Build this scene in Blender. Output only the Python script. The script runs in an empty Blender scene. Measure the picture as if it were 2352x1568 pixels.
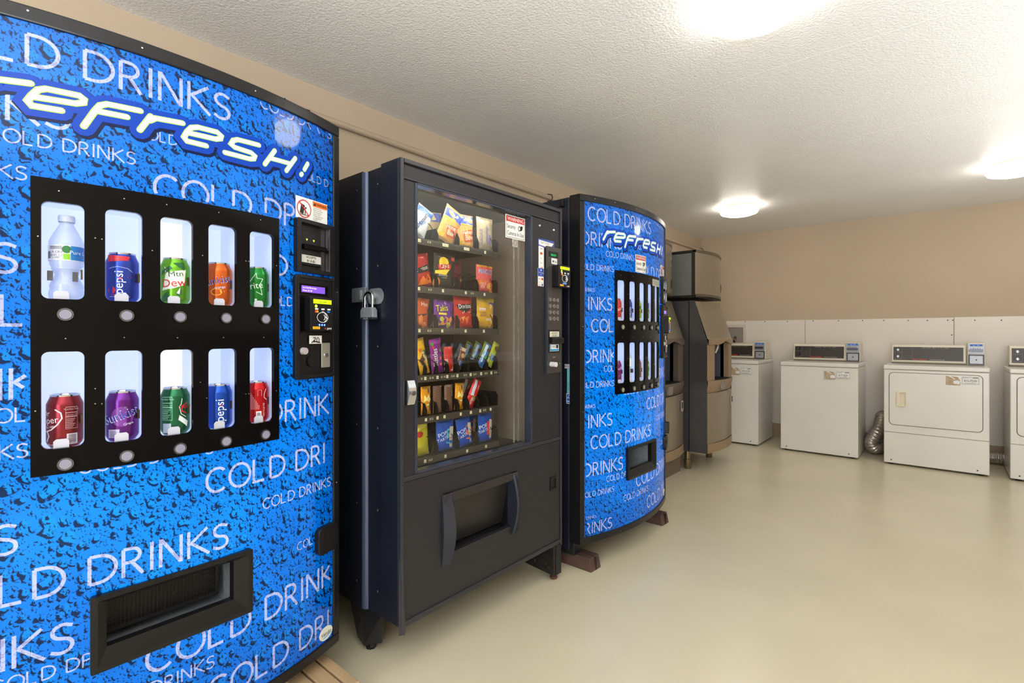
import bpy, bmesh, math, random
from math import sin, cos, pi, sqrt, atan2, radians
from mathutils import Vector, Matrix
random.seed(7)
scene = bpy.context.scene
COL = scene.collection

# ------------------------------------------------------------------ camera, world, lights, exposure
YAW = math.atan(989/1155)
cam_data = bpy.data.cameras.new('camera')
cam_data.sensor_width = 36.0
cam_data.lens = 1155/2352*36
cam_data.shift_y = -(784-769)/2352
cam_data.clip_start = 0.05
cam = bpy.data.objects.new('camera', cam_data)
cam.location = (0, 0, 1.2)
cam.rotation_euler = (pi/2, 0, YAW)
COL.objects.link(cam)
scene.camera = cam

world = bpy.data.worlds.new('world')
scene.world = world
world.use_nodes = True
world.node_tree.nodes['Background'].inputs[0].default_value = (.8, .85, 1, 1)
world.node_tree.nodes['Background'].inputs[1].default_value = .3

scene.view_settings.view_transform = 'Standard'
scene.view_settings.look = 'None'
scene.view_settings.gamma = 1
scene.view_settings.use_curve_mapping = False
scene.view_settings.exposure = 0.42

def area(name, loc, size, energy, color, rot=(0, 0, 0), size_y=None, spread=pi):
    d = bpy.data.lights.new(name, 'AREA')
    d.shape = 'RECTANGLE' if size_y else 'DISK'
    d.size = size
    if size_y: d.size_y = size_y
    d.energy = energy; d.color = color; d.spread = spread
    o = bpy.data.objects.new(name, d)
    o.location = loc; o.rotation_euler = rot
    COL.objects.link(o)
    return o

XR, YF, ZC, XL, YB = 2.30, -2.60, 2.445, -2.385, 6.575
LAMPS = [(-.52, 1.98), (-1.50, 5.14), (.41, 5.14), (1.30, -1.4)]  # the last one is an unseen extra, added to brighten the room
LAMP_E = 11.0
# added unseen fill lights: one behind the camera, two aimed up at the ceiling
area('rear_fill', (.9, -2.5, 1.25), 1.6, 60, (.86, .93, 1.0), (radians(90), 0, 0), 2.1)
area('ceiling_fill', (.30, -.75, 1.35), 1.7, 88, (.92, .96, 1.0), (radians(180), 0, 0), 1.7)
area('ceiling_fill', (1.35, 3.2, 1.22), 1.8, 40, (.94, .97, 1.0), (radians(180), 0, 0), 3.8)

# ------------------------------------------------------------------ materials
def lin(c):
    return tuple((x/12.92 if x <= .04045 else ((x+.055)/1.055)**2.4) for x in [v/255 for v in c])
MATS = {}
def nt_new(name):
    m = bpy.data.materials.new(name); m.use_nodes = True
    nt = m.node_tree; nt.nodes.clear()
    return m, nt, nt.nodes, nt.links
def mat(name, c, rough=.5, metal=0, var=.04, vs=6, bump=0, bs=60, emit=0, ec=None, coat=0, spec=.5, alpha=1, stretch=None, blot=None):
    if name in MATS: return MATS[name]
    m, nt, N, L = nt_new(name)
    out = N.new('ShaderNodeOutputMaterial'); b = N.new('ShaderNodeBsdfPrincipled')
    L.new(b.outputs[0], out.inputs[0])
    col = lin(c)
    tc = N.new('ShaderNodeTexCoord'); mp = N.new('ShaderNodeMapping')
    L.new(tc.outputs['Object'], mp.inputs[0])
    if stretch: mp.inputs['Scale'].default_value = stretch
    no = N.new('ShaderNodeTexNoise'); no.inputs['Scale'].default_value = vs; no.inputs['Detail'].default_value = 5
    L.new(mp.outputs[0], no.inputs['Vector'])
    mr = N.new('ShaderNodeMapRange'); mr.inputs[1].default_value = .3; mr.inputs[2].default_value = .7
    mr.inputs[3].default_value = 1-var; mr.inputs[4].default_value = 1+var
    L.new(no.outputs[0], mr.inputs[0])
    mx = N.new('ShaderNodeMix'); mx.data_type = 'RGBA'; mx.blend_type = 'MULTIPLY'; mx.inputs[0].default_value = 1
    mx.inputs[6].default_value = (*col, 1); L.new(mr.outputs[0], mx.inputs[7])
    last = mx.outputs[2]
    if blot:   # (colour, scale, threshold) wear patches
        n2 = N.new('ShaderNodeTexNoise'); n2.inputs['Scale'].default_value = blot[1]; n2.inputs['Detail'].default_value = 8
        L.new(mp.outputs[0], n2.inputs['Vector'])
        r2 = N.new('ShaderNodeMapRange'); r2.inputs[1].default_value = blot[2]; r2.inputs[2].default_value = blot[2]+.05
        L.new(n2.outputs[0], r2.inputs[0])
        m2 = N.new('ShaderNodeMix'); m2.data_type = 'RGBA'
        L.new(r2.outputs[0], m2.inputs[0]); L.new(last, m2.inputs[6]); m2.inputs[7].default_value = (*lin(blot[0]), 1)
        last = m2.outputs[2]
    L.new(last, b.inputs['Base Color'])
    b.inputs['Roughness'].default_value = rough; b.inputs['Metallic'].default_value = metal
    b.inputs['Specular IOR Level'].default_value = spec
    b.inputs['Coat Weight'].default_value = coat; b.inputs['Coat Roughness'].default_value = .06
    if alpha < 1: b.inputs['Alpha'].default_value = alpha
    if emit:
        b.inputs['Emission Color'].default_value = (*lin(ec or c), 1); b.inputs['Emission Strength'].default_value = emit
    if bump:
        nb = N.new('ShaderNodeTexNoise'); nb.inputs['Scale'].default_value = bs; nb.inputs['Detail'].default_value = 3
        L.new(mp.outputs[0], nb.inputs['Vector'])
        bp = N.new('ShaderNodeBump'); bp.inputs['Strength'].default_value = bump; bp.inputs['Distance'].default_value = .004
        L.new(nb.outputs[0], bp.inputs['Height']); L.new(bp.outputs[0], b.inputs['Normal'])
    MATS[name] = m
    return m
def ink(c, rough=.45, emit=0):      # flat printing ink of one colour
    return mat('ink_%d_%d_%d_%d' % (*c, int(emit*10)), c, rough, var=.02, emit=emit)

def glass_mat(name, tint=(1, 1, 1), refl=1.0):
    m, nt, N, L = nt_new(name)
    out = N.new('ShaderNodeOutputMaterial'); t = N.new('ShaderNodeBsdfTransparent'); g = N.new('ShaderNodeBsdfGlossy')
    g.inputs['Roughness'].default_value = .015
    t.inputs[0].default_value = (*tint, 1)
    def mth(op, x, y=None):
        n = N.new('ShaderNodeMath'); n.operation = op
        for i, q in enumerate((x, y)):
            if q is None: continue
            if isinstance(q, (int, float)): n.inputs[i].default_value = q
            else: L.new(q, n.inputs[i])
        return n.outputs[0]
    ge = N.new('ShaderNodeNewGeometry'); dt = N.new('ShaderNodeVectorMath'); dt.operation = 'DOT_PRODUCT'
    L.new(ge.outputs['Normal'], dt.inputs[0]); L.new(ge.outputs['Incoming'], dt.inputs[1])
    sch = mth('ADD', mth('MULTIPLY', mth('POWER', mth('SUBTRACT', 1.0, mth('ABSOLUTE', dt.outputs['Value'])), 5.0), .96), .042)
    mu = N.new('ShaderNodeMath'); mu.operation = 'MULTIPLY'; mu.inputs[1].default_value = refl; mu.use_clamp = True
    L.new(sch, mu.inputs[0])
    mx = N.new('ShaderNodeMixShader'); L.new(mu.outputs[0], mx.inputs[0]); L.new(t.outputs[0], mx.inputs[1]); L.new(g.outputs[0], mx.inputs[2])
    L.new(mx.outputs[0], out.inputs[0])
    return m
GLASS = glass_mat('clear_glass', (.97, .98, .97), 1.15)
PANE = glass_mat('clear_acrylic', (.99, .99, 1), .5)

def droplet_mat(name, letter=False, letter_col=(192, 203, 252), top=(0, 92, 218), bot=(0, 136, 255)):
    """printed, backlit vinyl: blue water droplets; uv carries metres on the sheet"""
    m, nt, N, L = nt_new(name)
    out = N.new('ShaderNodeOutputMaterial'); b = N.new('ShaderNodeBsdfPrincipled'); L.new(b.outputs[0], out.inputs[0])
    uv = N.new('ShaderNodeUVMap'); uv.uv_map = 'sheet'
    wn = N.new('ShaderNodeTexNoise'); wn.inputs['Scale'].default_value = 45; wn.inputs['Detail'].default_value = 2
    L.new(uv.outputs[0], wn.inputs['Vector'])
    ws = N.new('ShaderNodeVectorMath'); ws.operation = 'SUBTRACT'; ws.inputs[1].default_value = (.5, .5, .5); L.new(wn.outputs['Color'], ws.inputs[0])
    wm = N.new('ShaderNodeVectorMath'); wm.operation = 'SCALE'; wm.inputs['Scale'].default_value = .022; L.new(ws.outputs[0], wm.inputs[0])
    wa = N.new('ShaderNodeVectorMath'); wa.operation = 'ADD'; L.new(uv.outputs[0], wa.inputs[0]); L.new(wm.outputs[0], wa.inputs[1])
    def inside(off, scale, rad, keep):
        a = N.new('ShaderNodeVectorMath'); a.operation = 'ADD'; L.new(wa.outputs[0], a.inputs[0]); a.inputs[1].default_value = off
        s = N.new('ShaderNodeVectorMath'); s.operation = 'MULTIPLY'; s.inputs[1].default_value = (scale*1.05, scale*.85, 0); L.new(a.outputs[0], s.inputs[0])
        v = N.new('ShaderNodeTexVoronoi'); v.voronoi_dimensions = '2D'; v.inputs['Scale'].default_value = 1; L.new(s.outputs[0], v.inputs['Vector'])
        sep = N.new('ShaderNodeSeparateColor'); L.new(v.outputs['Color'], sep.inputs[0])
        r = N.new('ShaderNodeMapRange'); r.inputs[1].default_value = 1-keep; r.inputs[2].default_value = 1; r.inputs[3].default_value = rad*.35; r.inputs[4].default_value = rad
        r.clamp = False; L.new(sep.outputs[0], r.inputs[0])
        d = N.new('ShaderNodeMath'); d.operation = 'SUBTRACT'; L.new(r.outputs[0], d.inputs[0]); L.new(v.outputs['Distance'], d.inputs[1])
        k = N.new('ShaderNodeMapRange'); k.inputs[1].default_value = 0; k.inputs[2].default_value = .05; L.new(d.outputs[0], k.inputs[0])
        return k.outputs[0]
    def math_(op, a, c):
        n = N.new('ShaderNodeMath'); n.operation = op; n.use_clamp = True
        for i, x in enumerate((a, c)):
            if isinstance(x, (int, float)): n.inputs[i].default_value = x
            else: L.new(x, n.inputs[i])
        return n.outputs[0]
    dark = None; light = None
    for scale, rad, keep, sh, wt in ((30, .50, .70, .0063, 1.0), (62, .50, .70, .0036, 1.0), (130, .48, .62, .0019, .85)):
        here = inside((0, 0, 0), scale, rad, keep)
        ll = inside((-sh*.8, -sh, 0), scale, rad, keep)
        cres = math_('MULTIPLY', math_('SUBTRACT', here, ll), wt)
        dark = cres if dark is None else math_('MAXIMUM', dark, cres)
        if scale < 60:
            hi = math_('MULTIPLY', math_('MULTIPLY', here, ll), .22)
            light = hi if light is None else math_('MAXIMUM', light, hi)
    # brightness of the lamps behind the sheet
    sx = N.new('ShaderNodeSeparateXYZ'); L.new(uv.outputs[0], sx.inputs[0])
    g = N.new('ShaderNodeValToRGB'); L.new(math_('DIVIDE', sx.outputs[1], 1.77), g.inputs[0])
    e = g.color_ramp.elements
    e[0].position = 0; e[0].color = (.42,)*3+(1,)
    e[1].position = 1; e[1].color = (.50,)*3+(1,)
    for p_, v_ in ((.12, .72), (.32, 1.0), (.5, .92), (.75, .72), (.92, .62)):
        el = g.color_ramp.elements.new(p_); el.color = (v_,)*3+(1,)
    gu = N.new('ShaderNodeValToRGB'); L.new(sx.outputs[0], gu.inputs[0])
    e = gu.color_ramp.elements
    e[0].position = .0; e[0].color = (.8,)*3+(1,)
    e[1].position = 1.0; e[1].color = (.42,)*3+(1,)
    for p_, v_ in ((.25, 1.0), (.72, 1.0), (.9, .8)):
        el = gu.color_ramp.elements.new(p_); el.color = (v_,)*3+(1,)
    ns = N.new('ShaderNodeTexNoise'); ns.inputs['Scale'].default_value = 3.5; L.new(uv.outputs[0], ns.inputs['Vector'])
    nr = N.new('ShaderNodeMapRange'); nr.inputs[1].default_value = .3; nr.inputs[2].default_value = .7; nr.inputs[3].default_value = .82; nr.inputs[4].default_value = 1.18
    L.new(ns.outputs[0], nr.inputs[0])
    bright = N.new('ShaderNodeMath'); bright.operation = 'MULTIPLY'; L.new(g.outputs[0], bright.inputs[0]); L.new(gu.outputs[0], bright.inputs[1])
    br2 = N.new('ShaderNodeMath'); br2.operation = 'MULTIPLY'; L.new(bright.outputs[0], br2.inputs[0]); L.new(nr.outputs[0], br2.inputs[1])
    def mixc(f, a, c):
        n = N.new('ShaderNodeMix'); n.data_type = 'RGBA'
        if isinstance(f, float): n.inputs[0].default_value = f
        else: L.new(f, n.inputs[0])
        for i, x in ((6, a), (7, c)):
            if isinstance(x, tuple): n.inputs[i].default_value = (*lin(x), 1)
            else: L.new(x, n.inputs[i])
        return n.outputs[2]
    if letter:
        base = mixc(math_('MULTIPLY', dark, .42), letter_col, (96, 84, 140))
    else:
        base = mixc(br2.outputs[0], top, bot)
        base = mixc(light, base, (0, 176, 255))
        base = mixc(math_('MULTIPLY', dark, .93), base, (0, 16, 44))
    L.new(mixc(.62, base, (0, 0, 0)), b.inputs['Base Color']); L.new(base, b.inputs['Emission Color'])
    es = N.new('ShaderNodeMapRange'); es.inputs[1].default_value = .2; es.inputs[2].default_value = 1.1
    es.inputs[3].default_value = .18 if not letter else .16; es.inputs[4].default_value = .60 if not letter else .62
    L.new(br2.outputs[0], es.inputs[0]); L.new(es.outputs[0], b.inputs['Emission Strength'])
    b.inputs['Roughness'].default_value = .05
    b.inputs['Specular IOR Level'].default_value = .24
    return m
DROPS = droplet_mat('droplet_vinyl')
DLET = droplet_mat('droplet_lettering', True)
M_HALO = mat('logo_blue', (0, 34, 110), .08, emit=.50, ec=(0, 74, 196), spec=.2)
M_SHADE = mat('logo_dark_blue', (0, 10, 40), .08, emit=.3, ec=(0, 20, 80), spec=.2)
M_LIME = mat('logo_lime', (120, 160, 40), .08, emit=.62, ec=(176, 236, 70), spec=.2)
M_WHITE_LIT = mat('logo_white', (128, 130, 136), .08, emit=.56, ec=(228, 232, 250), spec=.2)

M_BLACK = mat('black_plastic', (18, 18, 20), .32, var=.1, spec=.35)
M_GLOSS = mat('black_acrylic', (8, 8, 10), .07, var=.1, spec=.14)
M_FRAME = mat('black_painted_steel', (26, 25, 27), .3, var=.12, vs=20, metal=.1, spec=.35)
M_NAVY = mat('dark_cabinet_steel', (24, 28, 40), .38, var=.15, vs=9, bump=.05, bs=900)
M_CHAR = mat('charcoal_textured_plastic', (31, 30, 36), .46, var=.05, bump=.12, bs=700)
M_CHROME = mat('polished_metal', (205, 208, 212), .18, 1, var=.03)
M_STEEL = mat('brushed_stainless', (150, 146, 138), .34, .9, var=.06, vs=30, stretch=(1, 1, .15))
M_GALV = mat('galvanised_steel', (150, 158, 164), .4, .55, var=.12, vs=30)
M_WHITE = mat('white_label', (236, 236, 234), .4, var=.02)
M_ENAMEL = mat('off_white_enamel', (230, 226, 220), .22, var=.025, vs=3, blot=((186, 172, 150), 24, .735))
M_DARKMESH = mat('black_mesh', (9, 9, 10), .5)

# ------------------------------------------------------------------ scene helpers
ORG = {}
def tag(o, label=None, cat=None, group=None, kind=None):
    if label: o['label'] = label
    if cat: o['category'] = cat
    if group: o['group'] = group
    if kind: o['kind'] = kind
    return o
def thing(name, loc, label, cat, group=None, rot=(0, 0, 0)):
    o = bpy.data.objects.new(name, None); o.empty_display_size = .05
    COL.objects.link(o); o.location = loc; o.rotation_euler = rot
    tag(o, label, cat, group)
    ORG[o.name] = Vector(loc)
    return o
TXT = {}
def textgeo(s):
    if s in TXT: return TXT[s]
    cu = bpy.data.curves.new('t', 'FONT'); cu.body = s; cu.resolution_u = 3; cu.align_x = 'LEFT'
    ob = bpy.data.objects.new('t', cu)
    me = ob.to_mesh()
    vs = [(v.co.x/.73, v.co.y/.73) for v in me.vertices]; fs = [tuple(p.vertices) for p in me.polygons]
    ob.to_mesh_clear(); bpy.data.objects.remove(ob); bpy.data.curves.remove(cu)
    TXT[s] = (vs, fs)
    return TXT[s]

class MB:
    """collects geometry through a surface map f(a, b, d): a, b run over the surface, d lifts off it"""
    def __init__(s, f=None):
        s.v = []; s.fc = []; s.uv = []; s.f = f or (lambda a, b, d: (a, b, d))
    def p(s, a, b, d=0):
        s.v.append(tuple(s.f(a, b, d))); s.uv.append((a, b)); return len(s.v)-1
    def raw(s, x, y, z):
        s.v.append((x, y, z)); s.uv.append((x+y, z)); return len(s.v)-1
    def poly(s, pts, d=0):
        s.fc.append([s.p(a, b, d) for a, b in pts]); return s
    def sheet(s, a0, a1, b0, b1, d=0, n=1, m=1):
        g = [[s.p(a0+(a1-a0)*i/n, b0+(b1-b0)*j/m, d) for j in range(m+1)] for i in range(n+1)]
        for i in range(n):
            for j in range(m): s.fc.append([g[i][j], g[i+1][j], g[i+1][j+1], g[i][j+1]])
        return s
    def slab(s, a0, a1, b0, b1, d0, d1, n=1):
        lo = []; hi = []
        for i in range(n+1):
            a = a0+(a1-a0)*i/n
            lo.append((s.p(a, b0, d0), s.p(a, b1, d0))); hi.append((s.p(a, b0, d1), s.p(a, b1, d1)))
        for i in range(n):
            s.fc += [[hi[i][0], hi[i+1][0], hi[i+1][1], hi[i][1]], [lo[i][0], lo[i][1], lo[i+1][1], lo[i+1][0]],
                     [lo[i][0], lo[i+1][0], hi[i+1][0], hi[i][0]], [lo[i][1], hi[i][1], hi[i+1][1], lo[i+1][1]]]
        s.fc += [[lo[0][0], hi[0][0], hi[0][1], lo[0][1]], [lo[n][0], lo[n][1], hi[n][1], hi[n][0]]]
        return s
    def box(s, x0, x1, y0, y1, z0, z1):
        i = [s.raw(x, y, z) for x in (x0, x1) for y in (y0, y1) for z in (z0, z1)]
        for q in ((0, 1, 3, 2), (4, 6, 7, 5), (0, 4, 5, 1), (2, 3, 7, 6), (0, 2, 6, 4), (1, 5, 7, 3)): s.fc.append([i[k] for k in q])
        return s
    def hexa(s, bottom, top):
        n = len(bottom); b = [s.raw(*q) for q in bottom]; t = [s.raw(*q) for q in top]
        s.fc.append(b[::-1]); s.fc.append(t)
        for i in range(n): s.fc.append([b[i], b[(i+1) % n], t[(i+1) % n], t[i]])
        return s
    def prism(s, pts, d0, d1):
        n = len(pts); b = [s.p(a, c, d0) for a, c in pts]; t = [s.p(a, c, d1) for a, c in pts]
        s.fc.append(b[::-1]); s.fc.append(t)
        for i in range(n): s.fc.append([b[i], b[(i+1) % n], t[(i+1) % n], t[i]])
        return s
    def rr(s, a0, a1, b0, b1, r, k=4):
        out = []
        for cx, cy, st in ((a1-r, b1-r, 0), (a0+r, b1-r, 90), (a0+r, b0+r, 180), (a1-r, b0+r, 270)):
            for i in range(k+1):
                t = radians(st+90*i/k); out.append((cx+r*cos(t), cy+r*sin(t)))
        return out
    def rrslab(s, a0, a1, b0, b1, r, d0, d1): return s.prism(s.rr(a0, a1, b0, b1, r), d0, d1)
    def ring(s, outer, inner, d0, d1):
        n = len(outer)
        A = [[s.p(a, b, d) for a, b in q] for q in (outer, inner) for d in (d0, d1)]
        for i in range(n):
            j = (i+1) % n
            s.fc += [[A[1][i], A[1][j], A[3][j], A[3][i]], [A[0][i], A[2][i], A[2][j], A[0][j]], [A[0][i], A[0][j], A[1][j], A[1][i]], [A[2][i], A[3][i], A[3][j], A[2][j]]]
        return s
    def circ(s, a, b, r, n=20, rb=None): return [(a+r*cos(2*pi*i/n), b+(rb or r)*sin(2*pi*i/n)) for i in range(n)]
    def disc(s, a, b, r, d=0, n=16, rb=None): return s.poly(s.circ(a, b, r, n, rb), d)
    def cyl(s, a, b, r, d0, d1, n=16, r1=None):
        lo = [s.p(x, y, d0) for x, y in s.circ(a, b, r, n)]; hi = [s.p(x, y, d1) for x, y in s.circ(a, b, r1 or r, n)]
        s.fc.append(hi); s.fc.append(lo[::-1])
        for i in range(n): s.fc.append([lo[i], lo[(i+1) % n], hi[(i+1) % n], hi[i]])
        return s
    def ribbon(s, pts, w, d=0, caps=True, step=None):
        if step:
            q = [pts[0]]
            for (x0, y0), (x1, y1) in zip(pts, pts[1:]):
                k = max(1, int(math.hypot(x1-x0, y1-y0)/step))
                q += [(x0+(x1-x0)*i/k, y0+(y1-y0)*i/k) for i in range(1, k+1)]
            pts = q
        n = len(pts); h = w/2; L = []
        closed = pts[0] == pts[-1]
        for i in range(n):
            a = pts[i-1] if i else (pts[-2] if closed else pts[0]); b = pts[i]; c = pts[i+1] if i < n-1 else (pts[1] if closed else pts[-1])
            def u(p, q):
                dx, dy = q[0]-p[0], q[1]-p[1]; l = math.hypot(dx, dy) or 1; return dx/l, dy/l
            d1 = u(a, b) if (i or closed) else u(b, c); d2 = u(b, c) if (i < n-1 or closed) else d1
            if abs(d1[0]*d2[0]+d1[1]*d2[1]) < -.2: d2 = d1
            mx, my = d1[0]+d2[0], d1[1]+d2[1]; l = math.hypot(mx, my) or 1; mx /= l; my /= l
            k = 1/max(.45, mx*d1[0]+my*d1[1])
            L.append(((b[0]-my*h*k, b[1]+mx*h*k), (b[0]+my*h*k, b[1]-mx*h*k)))
        I = [(s.p(*x, d), s.p(*y, d)) for x, y in L]
        for i in range(n-1): s.fc.append([I[i][1], I[i+1][1], I[i+1][0], I[i][0]])
        if caps and not closed:
            for e in (pts[0], pts[-1]): s.disc(e[0], e[1], h, d, 10)
        return s
    def text(s, t, a, b, h, d=0, align='c', rot=0, sx=1):
        vs, fs = textgeo(t)
        if not vs: return s
        w0 = min(v[0] for v in vs); w1 = max(v[0] for v in vs); off = {'l': w0, 'c': (w0+w1)/2, 'r': w1}[align]
        cr, sr = cos(rot), sin(rot); base = len(s.v)
        for x, y in vs:
            X = (x-off)*h*sx; Y = y*h
            s.p(a+X*cr-Y*sr, b+X*sr+Y*cr, d)
        for f in fs: s.fc.append([base+i for i in f])
        return s
    def lathe(s, prof, n=24, c=(0, 0, 0)):
        R = []
        for r, z in prof: R.append([s.raw(c[0]+r*cos(2*pi*i/n), c[1]+r*sin(2*pi*i/n), c[2]+z) for i in range(n)])
        for A, B in zip(R, R[1:]):
            for i in range(n): s.fc.append([A[i], A[(i+1) % n], B[(i+1) % n], B[i]])
        return s
    def tube(s, pts, r, n=8, closed_ends=True):
        pts = [Vector(q) for q in pts]; R = []
        t0 = (pts[1]-pts[0]).normalized(); up = Vector((0, 0, 1)) if abs(t0.z) < .9 else Vector((1, 0, 0))
        nrm = t0.cross(up).normalized()
        for i, q in enumerate(pts):
            t = ((pts[i+1] if i < len(pts)-1 else q)-(pts[i-1] if i else q)).normalized()
            nrm = (nrm-t*nrm.dot(t)).normalized(); bn = t.cross(nrm)
            rr_ = r(i/(len(pts)-1)) if callable(r) else r
            R.append([s.raw(*(q+nrm*rr_*cos(2*pi*k/n)+bn*rr_*sin(2*pi*k/n))) for k in range(n)])
        for A, B in zip(R, R[1:]):
            for i in range(n): s.fc.append([A[i], A[(i+1) % n], B[(i+1) % n], B[i]])
        if closed_ends: s.fc.append(R[0][::-1]); s.fc.append(R[-1])
        return s
    def build(s, name, m, parent=None, local=False, smooth=False, bevel=0, label=None, recalc=True, kind=None, angle=.7):
        off = Vector((0, 0, 0))
        if parent is not None and not local:
            q = parent
            while q.parent: q = q.parent
            off = ORG.get(q.name, Vector((0, 0, 0)))
        me = bpy.data.meshes.new(name)
        me.from_pydata([(x-off.x, y-off.y, z-off.z) for x, y, z in s.v], [], s.fc)
        ul = me.uv_layers.new(name='sheet')
        li = [0]*len(me.loops); me.loops.foreach_get('vertex_index', li)
        fl = []
        for i in li: fl += s.uv[i]
        ul.data.foreach_set('uv', fl)
        if recalc:
            bm = bmesh.new(); bm.from_mesh(me); bmesh.ops.recalc_face_normals(bm, faces=bm.faces); bm.to_mesh(me); bm.free()
        me.materials.append(m)
        if smooth:
            me.polygons.foreach_set('use_smooth', [True]*len(me.polygons))
            try: me.set_sharp_from_angle(angle=angle)
            except Exception: pass
        o = bpy.data.objects.new(name, me); COL.objects.link(o)
        if parent is not None: o.parent = parent
        if bevel:
            md = o.modifiers.new('bevel', 'BEVEL'); md.width = bevel; md.segments = 2; md.limit_method = 'ANGLE'; md.angle_limit = radians(50)
        if label: o['label'] = label
        if kind: o['kind'] = kind
        return o
def dup(root, loc, label, group=None, rot=None):
    r = root.copy(); COL.objects.link(r); r.location = loc
    if rot: r.rotation_euler = rot
    r['label'] = label
    if group: r['group'] = group
    for ch in root.children:
        c = ch.copy(); COL.objects.link(c); c.parent = r
        for g in ch.children:
            d = g.copy(); COL.objects.link(d); d.parent = c
    ORG[r.name] = Vector(loc)
    return r
def fX(X0): return lambda a, b, d: (X0+d, a, b)          # a surface facing +X
def fY(Y0): return lambda a, b, d: (a, Y0-d, b)          # a surface facing the camera (-Y)
def fcan(r): return lambda a, b, d: ((r+d)*cos(a/r), (r+d)*sin(a/r), b)   # round a can, a = arc length, 0 faces +X

# ------------------------------------------------------------------ the room
M_WALL = mat('beige_painted_wall', (194, 176, 152), .75, var=.03, vs=2, bump=.25, bs=90)
M_CEIL = mat('white_textured_ceiling', (236, 235, 232), .45, var=.02, vs=2, bump=1.0, bs=95)
M_FRP = mat('white_wall_panel', (230, 222, 212), .35, var=.02, vs=1.5)
M_BASE = mat('tan_vinyl_base', (178, 154, 128), .6)
M_FLOOR = mat('beige_epoxy_floor', (208, 199, 172), .27, var=.05, vs=1.6, spec=.4, bump=.04, bs=14, blot=((150, 138, 112), 95, .765))
def struct(name, mb, m, parent=None, **k):
    o = mb.build(name, m, parent, **k)
    if parent is None: o['kind'] = 'structure'
    return o
struct('floor', MB().box(XL-.1, XR+.1, YF-.1, YB+.1, -.1, 0), M_FLOOR)
struct('ceiling', MB().box(XL-.1, XR+.1, YF-.1, YB+.1, ZC, ZC+.1), M_CEIL)
struct('wall_left', MB().box(XL-.1, XL, YF, YB, 0, ZC), M_WALL)
struct('wall_right', MB().box(XR, XR+.1, YF, YB, 0, ZC), M_WALL)
wb = struct('wall_back', MB().box(XL-.1, XR+.1, YB, YB+.1, 0, ZC), M_WALL)
struct('wall_front', MB().box(XL-.1, XR+.1, YF-.1, YF, 0, ZC), M_WALL)
for i, (a, b) in enumerate(((XL, -1.20), (-1.197, .083), (.086, 1.32), (1.323, XR))):
    struct('panel', MB().box(a+.0015, b-.0015, YB-.006, YB, .155, 1.374 if i != 1 else 1.371), M_FRP, wb, bevel=.0015)
struct('baseboard_back', MB().box(XL, XR, YB-.008, YB, 0, .157), M_BASE, bevel=.002)
nail = MB(fY(YB-.006))
M_NAIL = mat('dark_screw_head', (70, 58, 46), .5, .4)
scr = [(-1.849, 1.362), (-1.622, 1.361), (-1.381, 1.359), (-1.117, 1.358), (-.874, 1.357), (-.655, 1.356), (-.47, 1.353), (-.268, 1.349), (-.117, 1.347), (.039, 1.346), (.076, 1.345), (.235, 1.342), (.419, 1.339), (.069, 1.20), (.62, 1.34), (.84, 1.34), (-1.845, 1.185)]
for x, z in scr: struct('screw', MB(fY(YB-.006)).cyl(x, z, .0055, 0, .003, 10), M_NAIL, wb)
# ceiling board joints, a faint raised seam
M_SEAM = M_CEIL
for i, (x0, y0, x1, y1) in enumerate(((-2.3, 2.58, 2.2, 3.02), (-2.3, 3.80, 2.2, 4.24))):
    struct('trim_%d' % (i+1), MB().box(x0, x1, y0, y0+.02, ZC-.0005, ZC+.001), M_CEIL, bevel=.0008)

def lamp(x, y, label):
    t = thing('ceiling_light', (x, y, ZC), label, 'ceiling light', 'round flush ceiling lights')
    c = (x, y, 0)
    pan = MB().lathe([(.001, ZC), (.155, ZC), (.155, ZC-.022), (.001, ZC-.022)], 40, c)
    pan.build('pan', mat('lamp_pan_brass', (200, 170, 120), .3, .6), t, smooth=True)
    sh = MB().lathe([(.165, ZC-.020), (.172, ZC-.028), (.172, ZC-.05), (.162, ZC-.068), (.13, ZC-.079), (.07, ZC-.085), (.001, ZC-.086)], 40, c)
    sh.build('shade', M_LAMP, t, smooth=True)
    return t
M_LAMP = mat('lit_opal_shade', (255, 252, 246), .3, var=0, emit=LAMP_E, ec=(255, 249, 240))
LL = ['round white ceiling light nearest the camera, cut by the top edge', 'small round ceiling light near the back left corner', 'round ceiling light cut off at the right edge',
      'extra round ceiling light added behind the camera for room light, outside the frame']
for (x, y), l in zip(LAMPS, LL): lamp(x, y, l)

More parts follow.
